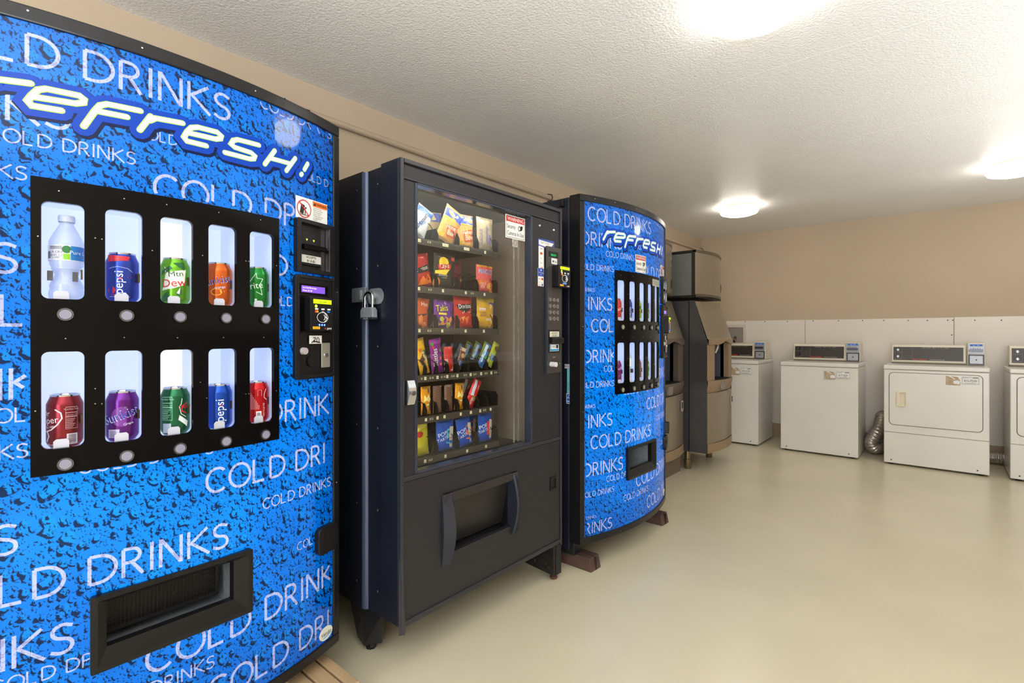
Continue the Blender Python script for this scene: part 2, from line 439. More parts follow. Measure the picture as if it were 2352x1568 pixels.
# ------------------------------------------------------------------ stroke alphabet for the COLD DRINKS lettering
def arc(cx, cy, rx, ry, a0, a1, n=12): return [(cx+rx*cos(radians(a0+(a1-a0)*i/n)), cy+ry*sin(radians(a0+(a1-a0)*i/n))) for i in range(n+1)]
GL = {  # width, strokes; cap height 1
 'C': (.85, [arc(.44, .5, .40, .47, 48, 312, 18)]),
 'O': (.99, [arc(.48, .5, .42, .47, 0, 360, 26)]),
 'L': (.77, [[(.07, 1.0), (.07, .05), (.54, .05)]]),
 'D': (.90, [[(.07, .05), (.07, .95)], [(.07, .95), (.28, .95)]+arc(.30, .5, .47, .45, 84, -84, 14)+[(.28, .05), (.07, .05)]]),
 'R': (.75, [[(.07, 0), (.07, .95)], [(.07, .95), (.28, .95)]+arc(.30, .72, .23, .23, 80, -80, 9)+[(.28, .48), (.07, .48)], [(.30, .48), (.62, .0)]]),
 'I': (.325, [[(.13, 0), (.13, 1)]]),
 'N': (.885, [[(.07, 0), (.07, 1)], [(.09, .98), (.69, .02)], [(.71, 0), (.71, 1)]]),
 'K': (.84, [[(.07, 0), (.07, 1)], [(.70, 1), (.12, .52)], [(.16, .55), (.77, 0)]]),
 'S': (.70, [[(.60, .87)]+arc(.36, .73, .25, .22, 52, 255, 11)+arc(.33, .27, .27, .23, 62, -128, 12)+[(.07, .13)]]),
 ' ': (.43, []),
}
GA = {c: GL[c][0] for c in GL}
def strw(t): return sum(GA[c] for c in t)
def lay(mb, s, u0, z, cap, d, umin=.036, umax=1.012, w=.105, holes=()):
    x = u0; k = cap*.99
    for c in s:
        for st in GL[c][1]:
            pts = [(x+px*k, z+py*k) for px, py in st]
            dens = []
            for p, q in zip(pts, pts[1:]):
                n = max(1, int(math.hypot(q[0]-p[0], q[1]-p[1])/.018))
                dens += [(p[0]+(q[0]-p[0])*i/n, p[1]+(q[1]-p[1])*i/n) for i in range(n)]
            dens.append(pts[-1])
            # clip where the sheet ends or another panel is mounted over it
            seg = []
            def flush(seg):
                if len(seg) > 1: mb.ribbon(seg, cap*w, d, caps=False)
            for q in dens:
                ok = umin+cap*.06 < q[0] < umax-cap*.06 and .036 < q[1] < 1.731 and not any(a < q[0] < b and c_ < q[1] < e for a, b, c_, e in holes)
                if ok: seg.append(q)
                else: flush(seg); seg = []
            flush(seg)
        x += GA[c]*k
CD = 'COLD DRINKS'
W_COLD = strw('COLD '); W_ALL = strw(CD); W_COL = strw('COL')
def from_d2(s_d2, cap): return s_d2-W_COLD*cap
def from_end(s_end, cap): return s_end-(W_ALL-.05)*cap
TEXTS = [  # (u of first letter, baseline z, cap height)
 (from_d2(.342, .073), 1.640, .073), (from_end(.325, .072), 1.514, .072), (from_d2(.306, .031), 1.466, .031), (from_end(.251, .031), 1.389, .031),
 (from_d2(.753, .071), 1.387, .071, 'COLD DR'), (from_end(1.012, .033), 1.714, .033), (.486-strw('CO')*.026, 1.536, .026, 'COLD'), (.924-strw('CO')*.025, 1.548, .025, 'COLD D'),
 (.828-3.38*.066, 1.231, .066, 'COLD'), (.804-strw('CO')*.029, 1.142, .029, 'COLD'), (from_end(.240, .068), 1.185, .068), (.078, 1.072, .069, 'COL'),
 (.223-strw('COLD DRIN')*.068, .915, .068, 'COLD DRINK'), (.246-2.38*.032, .866, .032, 'COL'), (from_end(.253, .032), .788, .032), (.820-strw('COLD D')*.067, .790, .067, 'COLD DRINK'),
 (from_end(.613, .034), .736, .034), (.590, .629, .068, 'COLD DRI'), (from_end(1.011, .032), .545, .032), (from_end(.240, .068), .583, .068), (.863, .380, .026, 'COL'),
 (.350-W_COLD*.070, .473, .070), (from_end(.332, .070), .337, .070), (.312-W_COLD*.031, .291, .031), (.753-W_COLD*.075, .216, .075, 'COLD DRINK'),
 (from_end(.615, .034), .162, .034), (.872-W_COLD*.071, .062, .071, 'COLD DRI'), (from_end(.252, .029), .232, .029), (from_end(.115, .016), .120, .016),
 (from_end(.238, .058), .045, .058), (from_end(.105, .019), 1.278, .019), (from_end(.108, .019), .685, .019),
]
LOGO = [[(.164, 1.553), (.190, 1.592), (.196, 1.598)], [(.196, 1.590), (.206, 1.596), (.254, 1.602)],
 [(.256, 1.574), (.328, 1.580), (.3415, 1.586), (.3425, 1.594), (.334, 1.600), (.279, 1.598), (.266, 1.592), (.256, 1.577), (.249, 1.563), (.256, 1.554), (.304, 1.557)],
 [(.342, 1.532), (.362, 1.574), (.371, 1.589), (.384, 1.596), (.447, 1.600)], [(.366, 1.574), (.421, 1.577)],
 [(.446, 1.553), (.468, 1.594)], [(.466, 1.582), (.478, 1.592), (.536, 1.598)],
 [(.546, 1.577), (.614, 1.581), (.6265, 1.586), (.6285, 1.594), (.618, 1.601), (.572, 1.599), (.556, 1.593), (.546, 1.579), (.539, 1.563), (.546, 1.555), (.591, 1.556)],
 [(.733, 1.602), (.672, 1.598), (.660, 1.592), (.654, 1.580), (.664, 1.574), (.710, 1.573), (.721, 1.567), (.718, 1.558), (.706, 1.554), (.638, 1.552)],
 [(.751, 1.552), (.783, 1.602)], [(.767, 1.575), (.836, 1.579)], [(.822, 1.553), (.855, 1.602)], [(.889, 1.576), (.903, 1.600)], [(.876, 1.556), (.880, 1.561)]]

RC = 1.35
WU = [(.271, .343), (.380, .4505), (.487, .5585), (.595, .667), (.704, .778)]
WZ = [(1.1345, 1.3495), (.8005, 1.0165)]
BU = [.311, .4195, .528, .6375, .748]; BZ = [1.100, .765]
HOLE_PANEL = (.254, .795, .743, 1.401); HOLE_TRAY = (.353, .708, .272, .450)

def reader(mb_f, parent, u0, z0, w, h, dep, red=True):
    """card reader with screen, icons and lettering; origin at lower left of its face"""
    F = mb_f
    r = MB(F).rrslab(u0, u0+w, z0, z0+h, w*.07, 0, dep).build('card_reader', M_BLACK, parent, bevel=.0015, label='black card reader with a green screen')
    d = dep+.0012
    MB(F).sheet(u0+w*.1, u0+w*.9, z0+h*.80, z0+h*.93, d).build('screen', mat('green_screen', (176, 205, 20), .2, emit=.75), r)
    MB(F).text('Tap or swipe', u0+w*.5, z0+h*.84, h*.05, d+.0006, sx=.8).build('lettering', ink((70, 90, 10)), r)
    MB(F).disc(u0+w*.22, z0+h*.725, w*.05, d).build('indicator', mat('green_led', (210, 255, 60), .2, emit=2.5), r)
    mb = MB(F)
    for i in range(3): mb.sheet(u0+w*(.17+.27*i), u0+w*(.31+.27*i), z0+h*.625, z0+h*.665, d)
    mb.text('GPay', u0+w*.52, z0+h*.555, h*.035, d)
    for rr_ in (.10, .17): mb.ribbon([(u0+w*.5+w*rr_*cos(radians(t)), z0+h*.40+w*rr_*sin(radians(t))) for t in range(-60, 61, 15)], w*.02, d)
    mb.ribbon([(u0+w*.5+w*.24*cos(radians(t)), z0+h*.40+w*.17*sin(radians(t))) for t in range(0, 361, 20)], w*.015, d)
    mb.ribbon([(u0+w*.60, z0+h*.42), (u0+w*.68, z0+h*.40), (u0+w*.72, z0+h*.36)], w*.03, d)
    mb.text('port', u0+w*.80, z0+h*.045, h*.075, d, sx=1.0)
    mb.build('icons', ink((225, 225, 225), emit=.4), r)
    mb = MB(F).disc(u0+w*.21, z0+h*.57, w*.045, d); mb.text('e', u0+w*.615, z0+h*.045, h*.075, d); mb.build('icon', ink((235, 60, 35), emit=.4), r)
    MB(F).disc(u0+w*.27, z0+h*.57, w*.04, d+.0004).build('icon', ink((245, 160, 30), emit=.4), r)
    MB(F).sheet(u0+w*.70, u0+w*.82, z0+h*.55, z0+h*.595, d).build('icon', ink((20, 110, 200), emit=.4), r)
    mb = MB(F)
    for i in (-1, 0, 1): mb.disc(u0+w*(.47+.11*i), z0+h*.175, w*.033, d)
    mb.build('indicator', mat('blue_led', (60, 90, 255), .2, emit=6), r)
    MB(F).sheet(u0+w*.08, u0+w*.38, z0+h*.05, z0+h*.125, d).build('sticker', ink((240, 180, 30), emit=.2), r)
    MB(F).text('COMPLETE', u0+w*.23, z0+h*.07, h*.03, d+.0006).build('lettering', ink((60, 40, 10)), r)
    return r
def security_sign(F, parent, a0, b0, w, h, d=.001):
    s = MB(F).slab(a0, a0+w, b0, b0+h, d-.0008, d, 2).build('warning_sticker', M_WHITE, parent, label='white and red WARNING Security Cameras In Use sticker')
    e = d+.0006
    MB(F).sheet(a0+w*.04, a0+w*.96, b0+h*.72, b0+h*.95, e, 2).build('red_band', ink((196, 28, 24)), s)
    MB(F).text('WARNING', a0+w*.5, b0+h*.762, h*.165, e+.0005, sx=1.02).build('lettering', ink((250, 248, 245)), s)
    mb = MB(F).text('Security', a0+w*.08, b0+h*.43, h*.19, e, 'l', sx=.66).text('Cameras In Use', a0+w*.5, b0+h*.14, h*.19, e, sx=.66)
    c = a0+w*.70; y = b0+h*.50
    mb.ribbon([(c+w*.055*cos(radians(t)), y+w*.075*sin(radians(t))) for t in range(0, 361, 30)], w*.025, e)
    mb.poly([(c+w*.04, y-w*.075), (c+w*.13, y-w*.05), (c+w*.17, y+w*.03), (c+w*.17, y+w*.10), (c+w*.05, y+w*.085)], e)
    mb.ribbon(mb.rr(a0+w*.04, a0+w*.96, b0+h*.05, b0+h*.95, w*.02)+[mb.rr(a0+w*.04, a0+w*.96, b0+h*.05, b0+h*.95, w*.02)[0]], w*.012, e)
    mb.build('lettering', ink((25, 24, 24)), s)
    return s

def drink_machine(xc, yc, zb, us, uo, label, first):
    t = thing('drink_vending_machine', (xc, yc, 0), label, 'vending machine')
    ccx = xc-1.25
    def F(u, z, d):
        ph = (us*u+uo-.523)/RC
        return (ccx+(RC+d)*cos(ph), yc+(RC+d)*sin(ph), z+zb)
    UE, ZT = 1.046, 1.77
    y0 = F(0, 0, 0)[1]; y1 = F(UE, 0, 0)[1]; xb = xc-.06; xr = XL+.03
    # cabinet, door shell, base
    cb = MB().box(xr, xb-.006, y0+.004, y1-.004, zb-.045, zb+1.765).build('cabinet', M_NAVY, t, bevel=.004)
    n = 36
    us_ = [UE*i/n for i in range(n+1)]
    mb = MB(F)
    for z in (0.0, ZT):
        idx = [mb.p(u, z, 0) for u in us_]+[mb.raw(xb, y1, z+zb), mb.raw(xb, y0, z+zb)]
        mb.fc.append(idx)
    for u, y in ((0, y0), (UE, y1)):
        a, b = F(u, 0, 0), F(u, ZT, 0)
        mb.fc.append([mb.raw(*a), mb.raw(*b), mb.raw(xb, y, ZT+zb), mb.raw(xb, y, zb)])
    mb.build('door_shell', M_FRAME, t)
    mb = MB(F)
    b0, b1, z0, z1 = .031, 1.017, .033, 1.735
    mb.slab(0, UE, z1, ZT, -.004, .007, 36); mb.slab(0, UE, 0, z0, -.004, .007, 36); mb.slab(0, b0, z0, z1, -.004, .007, 1); mb.slab(b1, UE, z0, z1, -.004, .007, 1)
    mb.build('door_frame', M_FRAME, t, bevel=.0035)
    # backlit sheet with openings for the display panel and the delivery tray
    ub = sorted({b0, b1, HOLE_PANEL[0]+.01, HOLE_PANEL[1]-.01, HOLE_TRAY[0]+.01, HOLE_TRAY[1]-.01}); zs = sorted({z0, z1, HOLE_PANEL[2]+.01, HOLE_PANEL[3]-.01, HOLE_TRAY[2]+.01, HOLE_TRAY[3]-.01})
    mb = MB(F)
    for ua, ue in zip(ub, ub[1:]):
        for za, ze in zip(zs, zs[1:]):
            cu, cz = (ua+ue)/2, (za+ze)/2
            if any(h[0] < cu < h[1] and h[2] < cz < h[3] for h in (HOLE_PANEL, HOLE_TRAY)): continue
            mb.sheet(ua, ue, za, ze, .001, max(1, int((ue-ua)/.02)))
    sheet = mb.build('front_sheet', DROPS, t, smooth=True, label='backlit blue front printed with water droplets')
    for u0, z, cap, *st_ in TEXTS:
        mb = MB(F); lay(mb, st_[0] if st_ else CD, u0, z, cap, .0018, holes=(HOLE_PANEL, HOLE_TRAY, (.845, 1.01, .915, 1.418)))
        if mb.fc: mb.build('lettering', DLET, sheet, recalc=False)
    for nm, w, d, m_, du, dz in (('logo_shadow', .048, .0024, M_SHADE, .003, -.005), ('logo_backing', .042, .0030, M_HALO, 0, -.001), ('logo_edge', .0142, .0036, M_LIME, 0, 0), ('logo_lettering', .0108, .0042, M_WHITE_LIT, 0, 0)):
        mb = MB(F)
        for st in LOGO: mb.ribbon([(a+du, b+dz) for a, b in st], w, d, step=.03)
        mb.build(nm, m_, sheet, recalc=False)
    # black display panel with ten rounded windows
    mb = MB(F); P0, P1, Q0, Q1 = HOLE_PANEL
    cu = [P0]+[(WU[i][1]+WU[i+1][0])/2 for i in range(4)]+[P1]; cz = None
    dd, di = .0075, -.004
    for i in range(5):
        for j, (za, ze) in enumerate(((1.06, Q1), (Q0, 1.06))):
            u0, u1 = cu[i], cu[i+1]; (h0, h1), (k0, k1) = WU[i], WZ[j]
            r_ = .013; q6 = 6
            mb.sheet(u0, h0, za, ze, dd, 2); mb.sheet(h1, u1, za, ze, dd, 2)
            for c0_, c1_ in ((za, k0), (k1, ze)):
                mb.sheet(h0, h0+r_, c0_, c1_, dd, 1); mb.sheet(h0+r_, h1-r_, c0_, c1_, dd, 3); mb.sheet(h1-r_, h1, c0_, c1_, dd, 1)
            H = mb.rr(h0, h1, k0, k1, r_, 5)
            hi = [mb.p(a, b, dd) for a, b in H]; lo = [mb.p(a, b, di) for a, b in H]
            for q, (ca, cb) in enumerate(((h1, k1), (h0, k1), (h0, k0), (h1, k0))):
                c_ = mb.p(ca, cb, dd)
                for k in range(q6-1): mb.fc.append([c_, hi[q*q6+k], hi[q*q6+k+1]])
            for k in range(24): mb.fc.append([hi[k], lo[k], lo[(k+1) % 24], hi[(k+1) % 24]])
    rim = [(P0+(P1-P0)*i/30, Q1) for i in range(31)]+[(P1-(P1-P0)*i/30, Q0) for i in range(31)]
    hi = [mb.p(a, b, dd) for a, b in rim]; lo = [mb.p(a, b, 0) for a, b in rim]
    for k in range(len(rim)): mb.fc.append([hi[k], lo[k], lo[(k+1) % len(rim)], hi[(k+1) % len(rim)]])
    mb.fc = [f for f in mb.fc if len(set(f)) > 2]
    pn = mb.build('display_panel', M_GLOSS, t, recalc=False, smooth=True, angle=.5, label='glossy black panel with ten can windows')
    for i in range(5):
        for j in range(2):
            (h0, h1), (k0, k1) = WU[i], WZ[j]
            a0, a1, c0, c1 = h0-.010, h1+.012, k0-.006, k1+.008
            nm = M_NICHE_W if i == 2 else M_NICHE
            mb = MB(F)
            mb.sheet(a0, a1, c0, c1, -.105, 2)
            nb = mb.build('display_niche', nm, t)
            mb = MB(F); I = {}
            for a in (a0, a1):
                for c in (c0, c1):
                    for d in (-.105, -.003): I[a, c, d] = mb.p(a, c, d)
            D0, D1 = -.105, -.003
            mb.fc += [[I[a0, c0, D0], I[a0, c1, D0], I[a0, c1, D1], I[a0, c0, D1]], [I[a1, c0, D0], I[a1, c1, D0], I[a1, c1, D1], I[a1, c0, D1]],
                      [I[a0, c0, D0], I[a1, c0, D0], I[a1, c0, D1], I[a0, c0, D1]], [I[a0, c1, D0], I[a1, c1, D0], I[a1, c1, D1], I[a0, c1, D1]]]
            mb.build('side_wall', M_NICHE_S, nb)
            MB(F).sheet(h0-.004, h1+.004, k0-.004, k1+.004, -.0025, 1).build('window_pane', PANE, nb)
            # plastic stop at the foot of the can and the dark retaining clip
            uc = (h0+h1)/2
            MB(F).prism([(uc-.017, k0+.0), (uc+.010, k0+.0), (uc+.010, k0+.014), (uc+.006, k0+.019), (uc-.012, k0+.019), (uc-.017, k0+.014)], -.006, -.0045).build('can_stop', M_STOP, nb)
            MB(F).slab(uc+.030, uc+.0335, k0+.048, k0+.070, -.028, -.012).build('clip', mat('clip_bronze', (96, 78, 60), .3, .7), nb)
    for j, z in enumerate(BZ):
        for u in BU:
            bt = MB(F).cyl(u, z, .0165, .005, .0125, 24, .0150).build('selection_button', M_BLACK, t, smooth=True)
            ou = MB(F); ou.ring(ou.circ(u, z, .0138, 24), ou.circ(u, z, .0118, 24), .010, .0150); ou.build('bezel', mat('button_bezel', (120, 120, 128), .25, .8), bt)
            MB(F).cyl(u, z, .0116, .010, .0155, 20, .0108).build('lens', M_BTN if first else M_BTN2, bt, smooth=True, label='round translucent lens')
    for u, z in [(.300, 1.375), (.415, 1.379), (.5, 1.381), (.62, 1.384), (.735, 1.386), (.266, 1.27), (.362, 1.278), (.374, 1.277), (.58, 1.263), (.692, 1.262), (.700, 1.262), (.362, .930), (.311, 1.046), (.415, 1.048), (.523, 1.047), (.632, 1.047), (.745, 1.047), (.362, .925-.03), (.374, .894), (.262, .888), (.59, .887), (.692, .888), (.70, .888), (.785, .888), (.785, 1.26), (.47, 1.262), (.575, .93)]:
        MB(F).cyl(u, z, .0022, .006, .0092, 8, .0014).build('screw', M_CHROME, pn)
    # bill acceptor
    G = lambda u, z, d: F(u, z, d)
    mb = MB(F)
    o_ = mb.rr(.849, 1.008, 1.250, 1.418, .006); i_ = mb.rr(.865, .982, 1.263, 1.405, .003)
    mb.ring(o_, i_, .001, .020)
    bl = mb.build('bill_acceptor', M_FRAME, t, bevel=.0015, label='black framed bill acceptor')
    MB(F).sheet(.862, .986, 1.260, 1.408, .0025, 2).build('recess', M_BLACK, bl)
    MB(F).slab(.866, .955, 1.275, 1.385, .003, .010).build('mouth_block', M_BLACK, bl, bevel=.002)
    MB(F).slab(.874, .965, 1.325, 1.340, .010, .024).build('bill_slot', M_GLOSS, bl, bevel=.002)
    MB(F).slab(.980, .984, 1.263, 1.405, .004, .018).build('edge_trim', M_CHROME, bl)
    mb = MB(F)
    for u in (.893, .921): mb.poly([(u, 1.352), (u+.003, 1.358), (u-.003, 1.358)], .0108)
    mb.build('arrow_light', mat('arrow_green', (190, 255, 60), .2, emit=3), bl)
    MB(F).sheet(.866, .951, 1.283, 1.307, .0112).build('label_plate', mat('silver_label', (206, 206, 200), .35), bl)
    MB(F).text('ACCEPTS', .909, 1.2975, .007, .0118).text('$1 & $5', .909, 1.286, .0075, .0118).build('lettering', ink((30, 30, 30)), bl)
    # payment panel
    mb = MB(F).rrslab(.845, 1.008, .914, 1.243, .012, .001, .018)
    pp = mb.build('payment_panel', M_BLACK, t, bevel=.004, label='black payment panel with readout and card reader')
    mb = MB(F); mb.ring(mb.rr(.849, 1.004, .918, 1.239, .010), mb.rr(.856, .997, .928, 1.232, .008), .017, .0215); mb.build('raised_rim', M_FRAME, pp, bevel=.001)
    MB(F).slab(.856, .972, 1.183, 1.214, .0175, .021).build('readout_bezel', M_GLOSS, pp)
    MB(F).sheet(.862, .958, 1.1875, 1.2085, .0216).build('readout', mat('violet_readout', (112, 72, 190), .2, emit=.7), pp)
    MB(F).text('Ice Cold Beverages', .867, 1.2000, .0052, .0222, 'l').text('Price: $1.50', .867, 1.1905, .0056, .0222, 'l').build('lettering', ink((235, 230, 255), emit=.8), pp)
    MB(F).slab(.862, .985, 1.062, 1.178, .0175, .020).build('reader_mount', M_GLOSS, pp)
    reader(F, pp, .876, 1.067, .094, .107, .045)
    MB(F).sheet(.892, .944, 1.026, 1.052, .0215).build('sticker', M_WHITE, pp)
    mb = MB(F).text('70', .920, 1.0285, .019, .0222, sx=1.1); mb.ribbon([(.902, 1.030), (.915, 1.040), (.908, 1.034), (.935, 1.030)], .004, .0222); mb.build('lettering', ink((22, 22, 22)), pp)
    MB(F).cyl(.870, 1.004, .0115, .018, .031, 18, .0105).build('return_knob', mat('grey_knob', (178, 168, 172), .35), pp, smooth=True)
    MB(F).cyl(.906, .971, .019, .018, .021, 24).build('coin_dial', M_BLACK, pp, smooth=True)
    MB(F).slab(.891, .921, .9695, .973, .0205, .0216).build('coin_slot', mat('slot_black', (3, 3, 3), .6), pp)
    lp = MB(F).rrslab(.944, .982, .948, 1.028, .003, .018, .021).build('lock_plate', mat('satin_metal', (196, 192, 178), .3, .7), pp, bevel=.0008)
    MB(F).cyl(.963, .988, .0085, .0205, .025, 16, .007).build('lock_core', M_CHROME, lp, smooth=True)
    # no-tipping sticker
    st = MB(F).slab(.858, .990, 1.421, 1.489, .001, .0022, 2).build('safety_sticker', M_WHITE, t, label='white safety sticker with orange WARNING heading')
    MB(F).sheet(.924, .988, 1.469, 1.486, .0028).build('orange_band', ink((238, 116, 30)), st)
    mb = MB(F).text('WARNING', .960, 1.4735, .0085, .0034).poly([(.927, 1.472), (.937, 1.472), (.932, 1.483)], .0034)
    for k, l in enumerate(('Never rock or tilt.', 'Machine can fall over', 'and cause serious', 'injury or death.', 'Vending machine will', 'not dispense free', 'product.')): mb.text(l, .927, 1.4625-.0062*k, .0040, .0028, 'l', sx=.9)
    mb.poly([(.872, 1.438), (.886, 1.435), (.892, 1.464), (.878, 1.468)], .0028); mb.ribbon([(.893, 1.436), (.894, 1.452), (.889, 1.455)], .003, .0028); mb.disc(.896, 1.457, .003, .0028); mb.ribbon([(.870, 1.434), (.905, 1.434)], .002, .0028)
    mb.build('lettering', ink((25, 25, 25)), st)
    mb = MB(F); mb.ribbon([(.889+.027*cos(radians(a)), 1.453+.027*sin(radians(a))) for a in range(0, 361, 20)], .003, .0034); mb.ribbon([(.870, 1.472), (.908, 1.434)], .0035, .0034); mb.build('prohibition_ring', ink((205, 30, 40)), st)
    # delivery tray
    T0, T1, S0, S1 = HOLE_TRAY
    mb = MB(F); a = mb.rr(T0, T1, S0, S1, .005, 2); i1 = mb.rr(T0+.013, T1-.013, S0+.012, S1-.012, .004, 2); i2 = mb.rr(.383, .662, .322, .428, .003, 2)
    m_ = M_BLACK
    mb.ring(a, i1, .000, .017)
    n_ = len(i1)
    A = [mb.p(x, y, .017) for x, y in i1]; B = [mb.p(x, y, .002) for x, y in i2]; Cc = [mb.p(x, y, -.02) for x, y in i2]
    for k in range(n_): mb.fc += [[A[k], A[(k+1) % n_], B[(k+1) % n_], B[k]], [B[k], B[(k+1) % n_], Cc[(k+1) % n_], Cc[k]]]
    tr = mb.build('delivery_frame', m_, t, label='black framed delivery opening')
    mb = MB(F); I = {}
    for u in (.378, .668):
        for z in (.300, .432):
            for d in (-.165, -.019): I[u, z, d] = mb.p(u, z, d)
    q = lambda *k: [I[x] for x in k]
    mb.fc += [q((.378, .300, -.165), (.378, .432, -.165), (.378, .432, -.019), (.378, .300, -.019)), q((.668, .300, -.165), (.668, .432, -.165), (.668, .432, -.019), (.668, .300, -.019)),
              q((.378, .300, -.165), (.668, .300, -.165), (.668, .300, -.019), (.378, .300, -.019)), q((.378, .432, -.165), (.668, .432, -.165), (.668, .432, -.019), (.378, .432, -.019)),
              q((.378, .300, -.165), (.668, .300, -.165), (.668, .432, -.165), (.378, .432, -.165))]
    mb.build('tray_lining', M_GALV, tr)
    MB(F).slab(.383, .662, .302, .318, -.030, -.022, 4).build('tray_lip', mat('worn_lip', (140, 132, 116), .5, .3), tr)
    if first:
        mb = MB(F)
        for k in range(30): mb.slab(.381+.0088*k, .3825+.0088*k, .335, .430, -.062, -.060)
        for k in range(11): mb.slab(.381, .640, .337+.0088*k, .3385+.0088*k, -.0595, -.058)
        mb.slab(.640, .650, .325, .43, -.065, -.058); mb.slab(.381, .650, .325, .335, -.065, -.058)
        mb.build('anti_theft_mesh', M_DARKMESH, tr, kind='stuff')
        MB(F).sheet(.381, .650, .328, .431, -.068).build('flap', M_DARKMESH, tr)
    # latch and maker's badge
    mb = MB(F); mb.rrslab(.932, 1.016, .335, .425, .018, .001, .022)
    lt = mb.build('door_latch', M_FRAME, t, bevel=.003, label='grey black door lock housing')
    MB(F).rrslab(.958, 1.006, .372, .408, .010, .0215, .0235).build('key_recess', mat('deep_black', (4, 4, 5), .5), lt)
    bd = MB(F); bd.prism(bd.circ(.984, .060, .030, 26, .0215), .001, .0034); bd = bd.build('badge', mat('badge_cream', (225, 225, 214), .3), t, label='small oval maker badge')
    MB(F).text('Vendo', .984, .054, .013, .0040, rot=0).build('lettering', ink((20, 50, 90)), bd)
    mb = MB(F); mb.ribbon([(.970, .0475), (.985, .0490), (1.003, .0530)], .003, .0040); mb.build('swoosh', ink((60, 170, 220)), bd)
    for u, z in ((.10, 1.754), (.25, 1.757), (.45, 1.753), (.72, 1.752), (1.032, 1.2), (1.032, .55), (.017, 1.1), (.017, .67), (.3, .015), (.34, .013)):
        MB(F).cyl(u, z, .0028, .006, .0085, 8, .002).build('screw', M_CHROME, t)
    # base channel and feet
    MB().box(xr+.02, xb-.03, y0+.02, y1-.02, zb-.053, zb-.0455).build('base_channel', M_NAVY, t)
    for yy in (y0+.02, y1-.10): MB().box(xb-.10, xb+.012, yy, yy+.075, zb-.0745 if not first else zb-.0555, zb-.001).build('foot_bracket', mat('worn_black_steel', (38, 40, 44), .4, .5, var=.3, vs=30), t, bevel=.003)
    return t, F

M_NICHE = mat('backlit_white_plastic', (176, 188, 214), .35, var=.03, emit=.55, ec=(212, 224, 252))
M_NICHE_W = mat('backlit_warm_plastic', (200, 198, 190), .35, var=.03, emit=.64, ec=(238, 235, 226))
M_NICHE_S = mat('niche_side_plastic', (180, 192, 220), .25, var=.03, emit=.32, ec=(196, 212, 248))  # side walls given a glow in place of light from the backlit rear
M_STOP = mat('clear_stop_plastic', (196, 198, 210), .3, var=.02, emit=.08, ec=(205, 208, 225))
M_BTN = mat('button_lens_lavender', (128, 128, 144), .35, var=.02, emit=.10, ec=(170, 172, 200))
M_BTN2 = mat('button_lens_cream', (150, 146, 128), .3, var=.02)

dm1, F1 = drink_machine(-1.587, .418, .146, 1.0, 0, 'large blue cold drinks vending machine in the left foreground, nearest the camera', True)
dm3, F3 = drink_machine(-1.388, 2.66, .142, .945, -.006, 'curved blue cold drinks vending machine between the snack machine and the ice dispensers', False)
security_sign(F3, dm3, .437, 1.405, .125, .097, .0095)
nt_ = MB(F3).slab(.660, .785, 1.345, 1.385, .0085, .0095).build('notice', mat('grey_notice', (186, 182, 176), .5), dm3)
mb = MB(F3)
for k in range(5): mb.sheet(.672, .775, 1.352+.006*k, 1.3535+.006*k, .0100)
mb.build('print_lines', ink((150, 146, 140)), nt_)
# stickers on the left flank of the far machine
YS = F3(0, 0, 0)[1]+.0035
fs = lambda a, b, d: (a, YS-d, b)
s1 = MB(fs).slab(-1.481, -1.404, 1.028, 1.050, 0, .001).build('flank_sticker', mat('grey_sticker', (190, 190, 205), .5), dm3)
MB(fs).text('SERVICE RECORD', -1.443, 1.036, .007, .0015).build('lettering', ink((60, 60, 90)), s1)
s2 = MB(fs).slab(-1.466, -1.420, .902, 1.027, 0, .001).build('flank_sticker', mat('teal_sticker', (110, 186, 205), .5), dm3, label='tall pale teal data sticker')
mb = MB(fs)
for k in range(6): mb.text('tested to standard', -1.459+.0065*k, .912, .0045, .0015, 'l', rot=pi/2)
mb.build('lettering', ink((40, 80, 100)), s2)
s3 = MB(fs).slab(-1.470, -1.418, .848, .900, 0, .001).build('flank_sticker', M_WHITE, dm3, label='blue and white energy sticker')
MB(fs).sheet(-1.467, -1.421, .862, .897, .0015).build('blue_field', ink((30, 90, 190)), s3)
mb = MB(fs); mb.text('energy', -1.447, .875, .009, .0021); mb.ribbon([(-1.463+.034*i/10, .876+.018*sin(pi*i/10)) for i in range(11)], .0016, .0021); mb.build('lettering', ink((235, 240, 250)), s3)
MB(fs).sheet(-1.467, -1.421, .851, .858, .0015).build('blue_field', ink((30, 90, 190)), s3)
hg = MB().box(-1.505, -1.480, YS-.02, YS, 1.862, 1.898).build('door_hinge', M_FRAME, dm3, bevel=.002)
hg2 = MB(F3).slab(1.0, 1.046, .43, .50, 0, .030).build('door_handle', M_BLACK, dm3, bevel=.003)
# bracket clip seen on top of the near machine
MB().box(-1.60, -1.56, .80, .815, 1.916, 1.930).build('top_bracket', M_BLACK, dm1, bevel=.002)

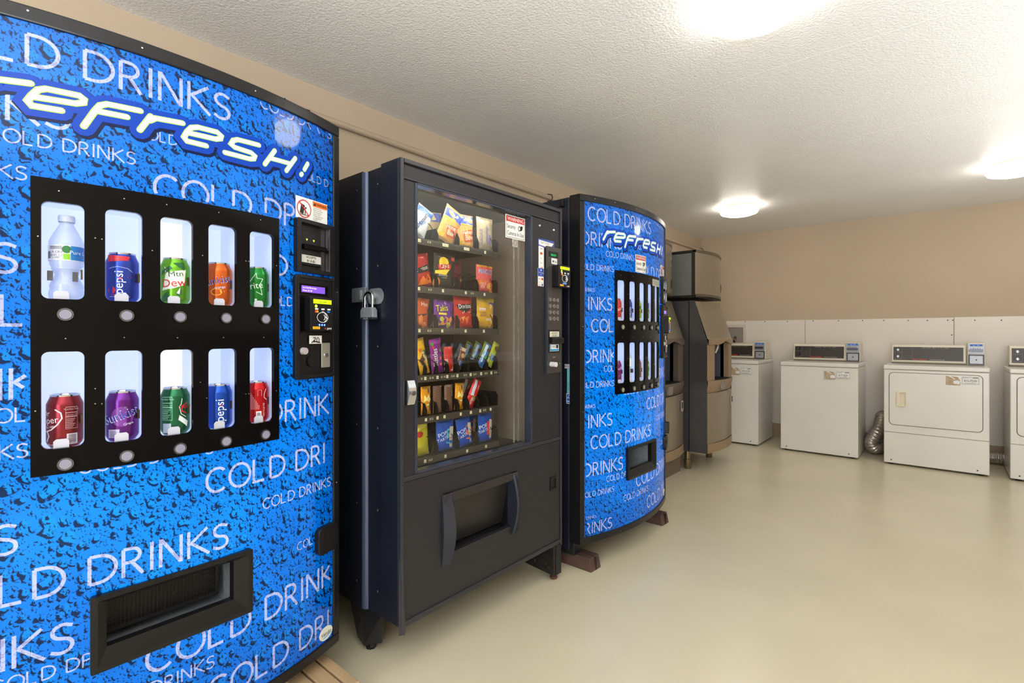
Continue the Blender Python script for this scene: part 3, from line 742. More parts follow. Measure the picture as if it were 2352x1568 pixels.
# ------------------------------------------------------------------ cans and bottles behind the windows
CANP = [(.001, 0), (.024, 0), (.026, .003), (.031, .010), (.033, .016), (.033, .098), (.0325, .102), (.0275, .114), (.0262, .118)]
def can(loc, c, label, group, prints, name='drink_can', rot=0, metal=.55, s=1):
    t = thing(name, loc, label, 'can', group, (0, 0, rot))
    bd = MB().lathe(CANP, 32).build('body', mat('can_%d_%d_%d' % c, c, .24, metal, var=.05, vs=40), t, local=True, smooth=True)
    MB().lathe([(.0262, .118), (.0268, .1205), (.0272, .1215), (.0262, .122), (.0250, .1208), (.0245, .1165), (.012, .1163), (.001, .1165)], 28).build('lid', M_CHROME, t, local=True, smooth=True, label='silver lid')
    MB().lathe([(.0262, .0028), (.0243, -.0005), (.022, .001)], 24).build('bottom_rim', M_CHROME, t, local=True, smooth=True)
    mb = MB(); mb.lathe([(.001, .1185), (.007, .1185), (.0075, .1172), (.007, .1166)], 14, (.006, 0, 0)); mb.build('pull_tab', M_CHROME, t, local=True, smooth=True)
    for c2, fn in prints:
        mb = MB(fcan(.033)); fn(mb); mb.build('print', ink(c2, .3, .08), bd, local=True, recalc=False)
    return t
def P_(text, a, b, h, rot=0, sx=1, d=.0008): return lambda m: m.text(text, a, b, h, d, rot=rot, sx=sx)
def many(*fs_): 
    def g(m):
        for f_ in fs_: f_(m)
    return g
def poly_(pts, d=.0005):
    def g(m):
        xs = [p[0] for p in pts]; n = 5
        m.ribbon(pts+[pts[0]], .0004, d, caps=False)
        m.poly(pts, d) if max(xs)-min(xs) < .012 else strip_fill(m, pts, d)
    return g
def strip_fill(m, pts, d):
    """fill a polygon in narrow columns so it hugs a curved surface"""
    xs = [p[0] for p in pts]; x0, x1 = min(xs), max(xs); n = max(8, int((x1-x0)/.004)); cols = []
    for i in range(n+1):
        x = x0+(x1-x0)*min(max(i/n, 1e-4), 1-1e-4); ys = []
        for (ax, ay), (bx, by) in zip(pts, pts[1:]+pts[:1]):
            if (ax-x)*(bx-x) < 0: ys.append(ay+(by-ay)*(x-ax)/(bx-ax))
        if len(ys) >= 2: cols.append((x, min(ys), max(ys)))
        else: cols.append(None)
    for a, b in zip(cols, cols[1:]):
        if a and b: m.fc.append([m.p(a[0], a[1], d), m.p(b[0], b[1], d), m.p(b[0], b[2], d), m.p(a[0], a[2], d)])
def rect_(a0, a1, b0, b1, d=.0005): return lambda m: m.sheet(a0, a1, b0, b1, d, max(1, int(abs(a1-a0)/.004)))
def disc_(a, b, r, d=.0006, rb=None): return lambda m: strip_fill(m, m.circ(a, b, r, 24, rb), d)
def rib_(pts, w, d=.0006): return lambda m: m.ribbon(pts, w, d, step=.004)
def facts(a, b, w, h):   # small printed facts table
    fs_ = [rect_(a, a+w, b+h-.0012, b+h), rect_(a, a+w, b, b+.0008), rect_(a, a+.0006, b, b+h), rect_(a+w-.0006, a+w, b, b+h), rect_(a, a+w, b+h*.72, b+h*.75), rect_(a, a+w, b+h*.53, b+h*.57)]
    fs_ += [P_('Nutrition Facts', a+w/2, b+h*.86, h*.085, sx=.75), P_('Calories 150', a+w/2, b+h*.60, h*.075, sx=.8)]
    for k in range(6): fs_.append(rect_(a+w*.05, a+w*(.6+.3*((k*7) % 3)/3), b+h*(.06+.075*k), b+h*(.085+.075*k)))
    return many(*fs_)
def barcode(a, b, w, h):
    def g(m):
        x = 0
        random.seed(3)
        while x < h*.9:
            t_ = random.choice((.0006, .001, .0014)); m.sheet(a+w*.12, a+w*.88, b+h*.05+x, b+h*.05+x+t_, .0009, 3); x += t_+random.choice((.0006, .001))
    return g
def at1(u, zl, dep=.040, F=F1):
    x, y, z = F(u, zl, -dep); return (x, y, z)
GC = 'sample cans behind the windows of the near drinks machine'
ANG = radians(-24)
UC = [.309, .418, .532, .642, .754]
def canrot(u, F=F1):
    a = F(u, 1, 0); b = F(u, 1, 1); return atan2(b[1]-a[1], b[0]-a[0])
def put(u, row, c, label, prints, F=F1, grp=GC, z=None, turn=ANG, **k):
    zz = (1.1315 if row == 0 else .7955) if z is None else z
    return can(at1(u, zz, .041, F), c, label, grp, prints, rot=canrot(u, F)+turn, **k)
put(UC[1], 0, (24, 60, 170), 'blue and red cola can in the upper row, second window', [
    ((200, 30, 52), many(poly_([(-.022, .098), (-.022, .114), (.024, .112), (.022, .102)]), disc_(-.012, .030, .0085), disc_(.024, .062, .0045))),
    ((225, 235, 250), many(P_('pepsi', .0105, .049, .019, pi/2, 1.05), P_('MADE WITH OTHER NATURAL FLAVORS', .004, .0135, .0018, sx=.9), rib_([(-.018, .082), (0, .087), (.02, .083), (.03, .075)], .0006))),
    ((210, 40, 60), many(P_('WILD CHERRY', .004, .0175, .0036), disc_(.0055, .0585, .0032, .0012)))])
put(UC[2], 0, (104, 176, 34), 'lime green citrus soda can with white and red lettering in the upper row', [
    ((18, 92, 42), many(poly_([(-.03, .085), (-.006, .100), (.0, .092), (-.03, .075)]), poly_([(.0, .107), (.024, .110), (.026, .088), (.012, .098)]), poly_([(-.030, .018), (-.012, .035), (-.006, .012), (-.028, .006)]), poly_([(.006, .030), (.018, .045), (.020, .030), (.012, .022)]))),
    ((232, 240, 226), many(poly_([(-.026, .036), (-.016, .082), (.030, .092), (.026, .052), (.0, .042)]))),
    ((10, 84, 48), P_('Mtn', .007, .073, .014, .12, 1.1, .0012)), ((200, 22, 40), P_('Dew', .004, .047, .021, .10, 1.0, .0012)),
    ((235, 245, 235), many(poly_([(-.020, .098), (-.014, .09), (-.017, .082)]), poly_([(.008, .030), (.016, .045), (.014, .028)], .001)))])
put(UC[3], 0, (206, 92, 16), 'orange fruit soda can in the upper row, fourth window', [
    ((235, 235, 245), P_('Sunkist', -.004, .062, .0205, .22, .95, .0006)), ((34, 60, 150), P_('Sunkist', -.004, .063, .0185, .22, .98, .0012)),
    ((200, 210, 240), P_('orange', .003, .050, .007, .15)), ((240, 160, 40), many(rib_([(-.006+.013*cos(radians(a)), .040+.009*sin(radians(a))) for a in range(0, 361, 30)], .002), disc_(.008, .042, .006))),
    ((60, 140, 40), disc_(.016, .036, .002)), ((34, 60, 150), P_('S', .036, .05, .028))])
put(UC[4], 0, (8, 130, 44), 'bright green lemon-lime soda can in the upper row, fifth window', [
    ((215, 235, 215), many(P_('Sprite', -.016, .056, .019, .18, .95), rib_([(-.022, .078), (-.006, .102), (-.004, .088), (.012, .086), (.004, .070), (.010, .040), (-.006, .048)], .0014), rect_(-.010, -.004, .018, .028)))])
put(UC[0], 1, (128, 16, 34), 'maroon cola can with swirl lettering in the lower row, first window', [
    ((226, 210, 214), many(P_('Dr', -.027, .075, .013, .08), P_('Pepper', -.026, .058, .0155, .12, .9), P_('Est.1885', -.017, .049, .0042, .15), rib_([(-.006, .090), (.004, .082), (.006, .070), (-.002, .056), (-.014, .045), (-.028, .040)], .0026), rib_([(-.024, .040), (-.020, .030), (-.026, .018)], .003), P_('(355 mL)', -.016, .0095, .0035))),
    ((186, 150, 160), facts(.012, .045, .022, .050)), ((196, 196, 206), rect_(.014, .034, .010, .034)), ((90, 60, 70), barcode(.015, .011, .018, .022))], turn=radians(-18))
put(UC[1], 1, (98, 20, 128), 'purple grape soda can in the lower row, second window', [
    ((120, 50, 150), many(disc_(.010, .062, .024, .0005))),
    ((228, 232, 250), P_('Sunkist', .010, .055, .0235, .34, .85, .0010)), ((30, 66, 160), P_('Sunkist', .010, .0565, .0205, .34, .90, .0016)),
    ((225, 220, 240), P_('Grape', .022, .042, .006, .2)), ((70, 150, 60), disc_(.016, .083, .0028, .0018)),
    ((186, 180, 206), rect_(-.020, .004, .012, .032)), ((130, 120, 160), barcode(-.018, .013, .018, .015))])
put(UC[2], 1, (14, 96, 60), 'dark green ginger ale can turned to its facts panel, lower row', [
    ((150, 210, 180), facts(-.026, .040, .025, .060)), ((182, 190, 206), rect_(-.024, -.004, .008, .032)), ((226, 234, 232), many(poly_([(.012, .040), (.034, .020), (.036, .034), (.014, .052)]), rib_([(.020, .094), (.018, .08), (.014, .074), (.018, .055), (.030, .046)], .0015))),
    ((190, 40, 50), many(rib_([(.032, .082), (.020, .074), (.020, .062), (.030, .056)], .003), P_('CANADA', .038, .068, .009)))])
put(UC[3], 1, (10, 74, 182), 'plain royal blue cola can in the lower row, fourth window', [
    ((232, 240, 252), P_('pepsi', .012, .052, .022, pi/2, 1.0)), ((205, 30, 50), disc_(.0072, .066, .0034, .0012))])
put(UC[4], 1, (190, 16, 28), 'red cola can turned to its barcode in the lower row, fifth window', [
    ((226, 190, 194), many(*[rib_([(-.020+.0035*k, .042), (-.020+.0035*k, .090-.006*k)], .0009) for k in range(7)], rect_(-.002, -.0014, .080, .098), rect_(.008, .0086, .080, .098), rect_(-.002, .0086, .0975, .098), P_('RECYCLE ME', .017, .040, .005, pi/2), rib_([(.022, .10), (.016, .085), (.016, .075), (.024, .068)], .002))),
    ((225, 225, 228), rect_(-.006, .008, .014, .036)), ((40, 40, 44), barcode(-.005, .015, .012, .018))])

def bottle(loc, label, group, water=(200, 214, 240), rot=0, big=True, capc=(196, 204, 222)):
    t = thing('water_bottle' if big else 'drink_bottle', loc, label, 'bottle', group, (0, 0, rot))
    pr = [(.001, 0), (.026, 0), (.031, .006), (.032, .018), (.0295, .030), (.031, .034), (.028, .044), (.0235, .052), (.0210, .060), (.0235, .068), (.0275, .074), (.0270, .078), (.0305, .084), (.0300, .088), (.0318, .092), (.0318, .128), (.0315, .136), (.028, .146), (.020, .163), (.0135, .176), (.0125, .182), (.0125, .184)]
    k = 1.0
    m_ = mat('clear_bottle_%d_%d_%d' % water, water, .08, var=.08, vs=25, alpha=.50, spec=.8)
    MB().lathe(pr, 32).build('body', m_, t, local=True, smooth=True, label='clear ribbed plastic body')
    MB().lathe([(.0150, .183), (.0155, .186), (.0155, .195), (.0145, .198), (.001, .1985)], 24).build('cap', mat('cap_%d_%d_%d' % capc, capc, .35), t, local=True, smooth=True)
    return t
x, y, z = at1(.312, 1.1315, .042)
wb_ = bottle((x, y, z), 'clear water bottle with white and blue label in the first upper window', None, rot=canrot(.312)+ANG)
Fb = fcan(.0322)
lb = MB(Fb).sheet(-.055, .055, .092, .127, 0, 30).build('label_band', mat('bottle_label', (206, 208, 216), .35, emit=.12), wb_, local=True)
mb = MB(Fb).text('CA CRV', -.006, .108, .0055, .0006).text('ME-VT-CT', -.006, .101, .0045, .0006).text('5c DEP', -.006, .096, .004, .0006)
for k in range(4): mb.sheet(-.020, .006, .117+.002*k, .118+.002*k, .0006, 6)
mb.sheet(-.028, -.018, .096, .112, .0006, 3); mb.build('print', ink((92, 92, 104)), lb, local=True, recalc=False)
MB(Fb).disc(.014, .117, .0085, .0006, 18).build('print', ink((20, 110, 50)), lb, local=True, recalc=False)
MB(Fb).sheet(.008, .020, .094, .107, .0004, 3).build('print', ink((130, 196, 40)), lb, local=True, recalc=False)
MB(Fb).sheet(.021, .052, .0935, .1255, .0006, 8).build('print', ink((20, 116, 196)), lb, local=True, recalc=False)
mb = MB(Fb); mb.text('Pure Life', .040, .107, .0085, .0012); mb.build('lettering', ink((225, 238, 250)), lb, local=True, recalc=False)
for k, s_ in ((0, -1), (1, 1)):
    MB(F1).slab(.306+s_*.0215-.005, .306+s_*.0215+.005, 1.176, 1.198, -.012, -.009).build('clip', mat('grey_clip', (70, 72, 82), .4), [c for c in dm1.children if c.name.startswith('display_niche')][0])

G3 = 'sample drinks behind the windows of the far drinks machine'
U3 = [.314, .421, .530, .640, .752]
def put3(i, row, c, label, prints): return put(U3[i], row, c, label, prints, F=F3, grp=G3, z=(1.133 if row == 0 else .799), turn=radians(-28), metal=.3)
put3(0, 0, (205, 60, 50), 'red cola can with white script, upper left window of the far machine', [((235, 225, 225), many(P_('Coca', .004, .055, .018, .3), rib_([(-.01, .05), (.01, .06)], .002)))])
put3(1, 0, (52, 62, 168), 'dark blue cola can, second upper window of the far machine', [((190, 200, 235), P_('pepsi', .014, .05, .02, pi/2))])
put3(2, 0, (150, 200, 50), 'lime green can, third upper window of the far machine', [((205, 60, 40), P_('Dew', .002, .05, .02)), ((30, 100, 50), poly_([(-.02, .07), (.0, .09), (.02, .085), (.01, .07)]))])
put3(3, 0, (98, 140, 92), 'green and blue can with a lemon patch, fourth upper window of the far machine', [((60, 70, 150), rect_(-.03, .03, .075, .11)), ((235, 200, 60), disc_(0, .075, .012)), ((230, 230, 235), P_('tea', .0, .05, .016))])
put3(4, 0, (222, 176, 84), 'pale yellow can, fifth upper window of the far machine', [((240, 230, 210), P_('Twist', .0, .05, .014)), ((150, 120, 150), rect_(-.02, .02, .03, .045))])
put3(0, 1, (128, 40, 122), 'purple grape can, lower left window of the far machine', [((205, 190, 225), P_('Crush', .006, .07, .016, .3)), ((70, 130, 60), disc_(.01, .04, .005))])
put3(2, 1, (150, 92, 76), 'brown root beer can, third lower window of the far machine', [((225, 205, 190), P_('Root', .0, .06, .02, pi/2))])
put3(3, 1, (110, 165, 80), 'light green can with orange patch, fourth lower window of the far machine', [((225, 170, 110), disc_(0, .085, .014)), ((40, 110, 60), poly_([(-.015, .05), (.0, .07), (.012, .05), (0, .03)]))])
put3(4, 1, (190, 150, 150), 'pinkish can, fifth lower window of the far machine', [((215, 90, 70), disc_(0, .108, .008))])
x, y, z = at1(U3[1], .799, .042, F3)
b3 = bottle((x, y, z), 'pale clear bottle in the second lower window of the far machine', G3, water=(220, 232, 226), rot=canrot(.4, F3)-.4, big=False, capc=(214, 206, 170))
l3 = MB(Fb).sheet(-.055, .055, .085, .130, .0002, 20).build('label_band', mat('pale_label', (220, 232, 222), .4, emit=.15), b3, local=True)
MB(Fb).text('Water', 0, .095, .014, .001, rot=pi/2).build('lettering', ink((120, 160, 140)), l3, local=True)

# ------------------------------------------------------------------ timbers under the drinks machines
M_TIMB = mat('weathered_redwood', (80, 58, 50), .75, var=.25, vs=18, bump=.5, bs=40, stretch=(.15, 1, 1))
M_PINE = mat('raw_pine', (178, 150, 112), .7, var=.22, vs=22, bump=.35, bs=60, stretch=(.12, 1, 1), blot=((112, 78, 48), 9, .62))
for (ya, yb2), xe, l in (((2.185, 2.275), -1.345, 'dark red timber block under the near corner of the far drinks machine'), ((3.01, 3.10), -1.335, 'dark red timber block under the far corner of the far drinks machine')):
    t = thing('timber_block', (-1.8, (ya+yb2)/2, 0), l, 'wood block', 'timber blocks under the far drinks machine')
    MB().hexa([(-2.25, ya, 0), (xe, ya, 0), (xe+.004, yb2, 0), (-2.25, yb2, 0)], [(-2.25, ya+.004, .0665), (xe-.012, ya+.004, .0665), (xe-.010, yb2-.002, .0665), (-2.25, yb2-.002, .0665)]).build('timber', M_TIMB, t, bevel=.004)
    MB().box(xe-.40, xe+.0035, (ya+yb2)/2-.0015, (ya+yb2)/2+.0015, .002, .0672).build('crack', mat('dark_crack', (40, 28, 24), .9), t)
for i, (ya, yb2, xe, l) in enumerate(((.872, .908, -1.425, 'outermost pine board under the near drinks machine, beside the snack machine leg'), (.815, .866, -1.40, 'second pine board under the near drinks machine'), (.755, .808, -1.41, 'third pine board under the near drinks machine, nearest the camera'))):
    t = thing('pine_board', (-1.8, (ya+yb2)/2, 0), l, 'wood board', 'pine boards under the near drinks machine')
    MB().hexa([(-2.30, ya, 0), (xe, ya, 0), (xe, yb2, 0), (-2.30, yb2, 0)], [(-2.30, ya, .09), (xe, ya, .09), (xe+.006, yb2, .09), (-2.30, yb2, .09)]).build('board', M_PINE, t, bevel=.004)
for i, (ya, yb2) in enumerate(((-.08, .0),)):
    t = thing('pine_board', (-1.8, (ya+yb2)/2, 0), 'pine board under the hidden left end of the near drinks machine', 'wood board', 'pine boards under the near drinks machine')
    MB().box(-2.30, -1.45, ya, yb2, 0, .09).build('board', M_PINE, t, bevel=.004)

# ------------------------------------------------------------------ snack machine
SX = -1.43                     # plane of its front
sm = thing('snack_vending_machine', (SX, 1.556, 0), 'black glass-front snack vending machine between the two blue drinks machines', 'vending machine')
f = fX(SX)
Y0, Y1, Z0, Z1 = 1.070, 2.042, .185, 1.816
# outer cabinet: left flank is built of stepped steel channels
MB().box(-2.33, -2.075, 1.085, Y1-.01, .17, 1.815).build('cabinet_rear', M_NAVY, sm)
lf = MB()
lf.box(-2.33, -1.665, 1.076, 1.092, .165, 1.818)
lf.build('cabinet_left', M_NAVY, sm, bevel=.002)
MB().tube([(-1.650, 1.086, .175), (-1.650, 1.086, 1.808)], .019, 14).build('corner_bead', mat('bead_highlight_steel', (78, 88, 112), .3, .3, var=.1), sm, smooth=True)  # base colour lightened and blued to paint in the highlight along the bead
MB().box(-1.640, -1.540, 1.080, 1.094, .175, 1.812).build('hinge_channel', M_NAVY, sm, bevel=.002)
MB().box(-1.538, SX-.006, 1.0685, 1.086, Z0, Z1).build('door_side_left', M_NAVY, sm, bevel=.0025)
MB().box(-1.60, SX-.006, 1.060+.03, 1.116, .19, 1.80).build('door_return', M_NAVY, sm)
MB().box(-2.075, SX-.006, Y1-.020, Y1-.002, .17, 1.816).build('cabinet_right', M_FRAME, sm)
MB().box(-2.33, SX-.006, 1.094, Y1-.02, 1.795, 1.814).build('cabinet_top', M_NAVY, sm)
MB().box(-2.33, SX-.04, 1.094, Y1-.02, .175, .20).build('cabinet_floor', M_NAVY, sm)
fl = lambda a, b, d: (a, 1.0795-d, b)
for z in (1.753, 1.453, 1.157, .858, .557, .26):
    for x, dd in ((-1.575, -.0003), (-1.551, -.0003)):
        MB(fl).cyl(x, z, .0065, -.001, .0025, 12, .004).build('rivet', M_NAVY, sm, smooth=True)
    MB(lambda a, b, d: (a, 1.076-d, b)).cyl(-1.706, z, .006, 0, .0025, 12, .004).build('rivet', M_NAVY, sm, smooth=True)
# door front: solid lower panel, frame round the glass, header
G0, G1, GZ0, GZ1 = 1.148, 1.800, .712, 1.738
MB(f).slab(Y0+.014, G0-.004, .70, 1.745, -.03, .000).build('door_face', M_CHAR, sm, bevel=.002)
MB(f).slab(G1+.006, Y1-.010, .70, 1.745, -.03, .000).build('door_face', M_CHAR, sm, bevel=.002)
# lower panel with real opening for the pick-up tray
TA, TB, TC, TD = 1.268, 1.700, .352, .600
LP = MB(f)
ia, ib, ic, id_ = 1.306, 1.664, .368, .566
LP.slab(Y0+.016, ia, .200, .684, -.02, .0012); LP.slab(ib, Y1-.012, .200, .684, -.02, .0012); LP.slab(ia, ib, .200, ic, -.02, .0012); LP.slab(ia, ib, id_, .684, -.02, .0012)
LP.build('lower_panel', M_CHAR, sm)
HD = MB(f).slab(Y0+.014, Y1-.012, 1.752, 1.800, -.03, -.002).build('header_panel', M_CHAR, sm, bevel=.001)
FR = MB(f)
FR.slab(Y0, Y0+.015, Z0, Z1, -.02, .007); FR.slab(Y1-.012, Y1, .168, 1.822, -.02, .007)
FR.slab(Y0+.015, Y1-.012, 1.801, Z1, -.02, .008); FR.slab(Y0+.015, Y1-.012, 1.738+.008, 1.753, -.02, .004)
FR.slab(Y0+.015, Y1-.012, .686, .702, -.02, .005); FR.slab(Y0+.015, Y1-.012, .180, .200, -.02, .006)
FR.build('door_trim', mat('dark_grey_trim', (42, 42, 48), .38, var=.06), sm, bevel=.002)
MB().hexa([(SX+.002, Y0-.004, .160), (SX+.014, Y0+.012, .160), (SX+.008, Y0+.022, .168), (SX-.002, Y0+.008, .168)], [(SX+.001, Y0-.001, .42), (SX+.008, Y0+.006, .42), (SX+.006, Y0+.012, .42), (SX, Y0+.006, .42)]).build('loose_trim', mat('dark_grey_trim', (42, 42, 48)), sm, label='dark edge trim peeling away at the bottom corner')
# glass frame + glass
GF = MB(f)
GF.slab(G0-.012, G0, GZ0-.008, GZ1+.006, -.035, .003); GF.slab(G1, G1+.012, GZ0-.008, GZ1+.006, -.035, .004)
GF.slab(G0, G1, GZ1, GZ1+.008, -.035, .003); GF.slab(G0, G1, GZ0-.010, GZ0, -.035, .003)
GF.build('glass_frame', mat('blue_grey_gasket', (60, 66, 80), .25, .4), sm, bevel=.0015)
MB(f).slab(G0-.002, G1+.002, GZ0-.002, GZ1+.002, -.0300, -.0270).build('glass', GLASS, sm, label='clear front glass with room reflections')
# interior
M_INT = mat('dark_interior', (24, 22, 20), .42, var=.15, vs=8)
M_INTB = mat('brown_interior', (52, 42, 35), .42, var=.25, vs=12, stretch=(1, 1, .2))
MB().box(-2.070, -2.062, 1.10, 1.90, .66, 1.79).build('interior_back', M_INTB, sm)
MB().box(-2.062, SX-.032, 1.094, 1.102, .66, 1.79).build('interior_left', M_INT, sm)
MB().box(-2.062, SX-.032, 1.102, 1.99, .672, .680).build('interior_floor', M_INT, sm)
MB().box(-2.062, SX-.032, 1.102, 1.99, 1.772, 1.780).build('interior_ceiling', mat('interior_silver', (150, 146, 136), .35, .5), sm)
MB().box(-2.062, SX-.035, 1.905, 1.912, .68, 1.772).build('interior_right', mat('interior_beige_grey', (160, 142, 128), .4), sm)
# fluorescent tube lighting the shelves, behind the left frame and the header
MB().tube([(-1.492, 1.116, .75), (-1.492, 1.116, 1.70)], .010, 10).build('tube_light', mat('lit_tube', (255, 244, 220), .3, var=0, emit=9, ec=(255, 240, 212)), sm, smooth=True, label='lit fluorescent tube behind the left frame')
MB().tube([(-1.500, 1.16, 1.762), (-1.500, 1.70, 1.762)], .0095, 10).build('tube_light', mat('lit_tube', (255, 244, 220)), sm, smooth=True)
area('snack_tube_glow', (-1.490, 1.42, 1.760), .03, 1.1, (1.0, .94, .82), (0, radians(20), 0), .55)
area('snack_side_glow', (-1.480, 1.125, 1.22), .03, 2.6, (1.0, .94, .82), (radians(-90), 0, radians(-62)), .95)

XS = -1.530
M_RAIL = mat('grey_price_rail', (66, 62, 55), .3, .3, var=.08)
M_TRAYB = mat('black_tray', (22, 20, 19), .38, .2)
M_WIRE = mat('black_coil_wire', (26, 25, 24), .22, .6)
M_DIV = mat('black_divider', (24, 23, 22), .3, .3)
ROWS = [1.563, 1.378, 1.217, 1.032, .871, .711]
WIDE = [1.105, 1.222, 1.340, 1.456, 1.572, 1.690]; NARR = [1.105+.0585*i for i in range(11)]
LANES = [WIDE, WIDE, WIDE, NARR, NARR, WIDE]
PR = [
 [(1.235, '123'), (1.283, '$1.25'), (1.368, '15 $1.25'), (1.487, '17 $1.25'), (1.600, '19')],
 [(1.233, '23'), (1.287, '$1.25'), (1.355, '25'), (1.482, '27'), (1.520, '$1.25'), (1.596, '29')],
 [(1.235, '33'), (1.284, '$1.25'), (1.351, '35'), (1.481, '37'), (1.592, '39')],
 [(1.246, '$1'), (1.264, '43'), (1.288, '$1'), (1.300, '.50'), (1.326, '44'), (1.348, '$1'), (1.362, '.50'), (1.378, '45'), (1.408, '$1.50'), (1.434, '46'), (1.478, '$1.50'), (1.511, '47'), (1.535, '$1.50'), (1.575, '48'), (1.605, '$1.50'), (1.640, '49'), (1.668, '$1.50')],
 [(1.267, '53'), (1.294, '$1.25'), (1.326, '54'), (1.363, '55'), (1.453, '56'), (1.512, '57'), (1.569, '58'), (1.596, '$1.25'), (1.635, '59')],
 [(1.263, '63'), (1.290, '$1.25'), (1.368, '65'), (1.490, '67'), (1.606, '69')]]
def coil_mesh(r, turns=7, pitch=.058, x0=-1.537):
    mb = MB(); pts = []
    n = 18
    for i in range(turns*n+1):
        t = i/n; a = radians(-60)+2*pi*t
        pts.append((x0-pitch*t, r*cos(a), r*sin(a)))
    mb.tube(pts, .0015, 5, True); return mb
cb_ = {True: None, False: None}
for k, (z, ln) in enumerate(zip(ROWS, LANES)):
    zb_ = z+.010; big = ln is WIDE
    sh = MB().box(-2.05, XS-.001, 1.103, 1.692, zb_-.004, zb_).build('shelf_tray', M_TRAYB, sm)
    MB().hexa([(XS, 1.103, z-.015), (XS+.004, 1.103, z-.015), (XS+.004, 1.694, z-.015), (XS, 1.694, z-.015)], [(XS-.003, 1.103, zb_+.001), (XS+.001, 1.103, zb_+.001), (XS+.001, 1.694, zb_+.001), (XS-.003, 1.694, zb_+.001)]).build('price_rail', M_RAIL, sh)
    fr = lambda a, b, d: (XS+.0042+d, a, b)
    tg = MB(fr); lt = MB(fr)
    for y, s in PR[k]:
        plain = s.startswith('$') or s.startswith('.')
        w = .0035*len(s)+.004
        if not plain: tg.sheet(y-w/2, y+w/2, z-.0065, z+.0055, .0008)
        (tg if plain else lt).text(s, y, z-.004, .008, .0013, sx=.75)
    tg.build('price_tags', mat('cream_tag', (236, 228, 196), .4, emit=.15), sh); lt.build('lettering', ink((50, 44, 30)), sh)
    zc = zb_+(.0405 if big else .032); r = .0385 if big else .029
    for a, b in zip(ln, ln[1:]):
        if a > 1.10:
            h = .055 if big else .050
            MB(lambda x, y_, d, a=a: (x, a+d, y_)).prism([(-2.04, zb_), (XS-.006, zb_), (XS-.006, zb_+h*.55), (XS-.018, zb_+h), (-2.04, zb_+h)], -.0008, .0008).build('lane_divider', M_DIV, sh)
        if b < 1.20: continue
        if cb_[big] is None:
            o = coil_mesh(r).build('coil', M_WIRE, sh, local=True, smooth=True); cb_[big] = o
        else:
            o = cb_[big].copy(); COL.objects.link(o); o.parent = sh
        o.location = (-SX+0.0+ (0), (a+b)/2-1.556, zc)
        o.location.x = -SX
    MB(lambda x, y_, d: (x, 1.692+d, y_)).prism([(-2.04, zb_), (XS-.004, zb_), (XS-.004, zb_+.045), (XS-.016, zb_+.062), (-2.04, zb_+.062)], -.0012, .0012).build('tray_end', M_DIV, sh)
# clear plastic channel standing behind the glass, right of the trays
MB(f).slab(1.724, 1.728, .715, 1.735, -.040, -.034).build('clear_strip', mat('frosted_strip', (150, 150, 146), .3, alpha=.45), sm)
MB(f).slab(1.756, 1.7575, .715, 1.735, -.040, -.034).build('clear_strip', mat('frosted_strip', (150, 150, 146)), sm)

# pick-up tray moulding
mb = MB(f)
mb.slab(TA, TB, id_, TD, -.01, .012, 2)
pf = mb.build('pickup_frame', mat('black_moulding', (40, 37, 36), .38, var=.08), sm, bevel=.004, label='raised black moulding round the pick-up opening')
for ya, yb2, s_ in ((TA-.006, ia, 1), (ib, TB+.006, -1)):
    n = 14; mb = MB(); prev = None; z_lo, z_hi = TC-.020, TD
    for i in range(n+1):
        t = i/n; z = z_lo+(z_hi-z_lo)*t; bul = .012+.030*sin(pi*t)
        if s_ > 0: q = [(SX-.01, ya, z), (SX+bul*.35, ya, z), (SX+bul, yb2-.006, z), (SX+bul-.006, yb2+.001, z), (SX-.02, yb2+.001, z)]
        else: q = [(SX-.01, yb2, z), (SX+bul*.35, yb2, z), (SX+bul, ya+.006, z), (SX+bul-.006, ya-.001, z), (SX-.02, ya-.001, z)]
        idx = [mb.raw(*v) for v in q]
        if prev:
            for j in range(5): mb.fc.append([prev[j], prev[(j+1) % 5], idx[(j+1) % 5], idx[j]])
        else: mb.fc.append(idx[::-1])
        prev = idx
    mb.fc.append(prev)
    mb.build('side_cheek', mat('blue_black_moulding', (36, 40, 52), .3, var=.08), pf, smooth=True, angle=.5)
MB().box(SX-.16, SX-.020, ia, ib, ic-.006, ic).build('tray_floor', M_BLACK, pf)
MB().hexa([(SX-.060, ia, ic+.004), (SX-.056, ia, ic+.004), (SX-.056, ib, ic+.004), (SX-.060, ib, ic+.004)], [(SX-.020, ia, id_), (SX-.016, ia, id_), (SX-.016, ib, id_), (SX-.020, ib, id_)]).build('pickup_flap', mat('flap_black', (34, 32, 31), .4, var=.1), pf)
mb = MB().box(SX-.16, SX-.01, ia-.004, ia, ic, id_).box(SX-.16, SX-.01, ib, ib+.004, ic, id_).box(SX-.16, SX-.155, ia, ib, ic, id_); mb.build('tray_walls', M_BLACK, pf)
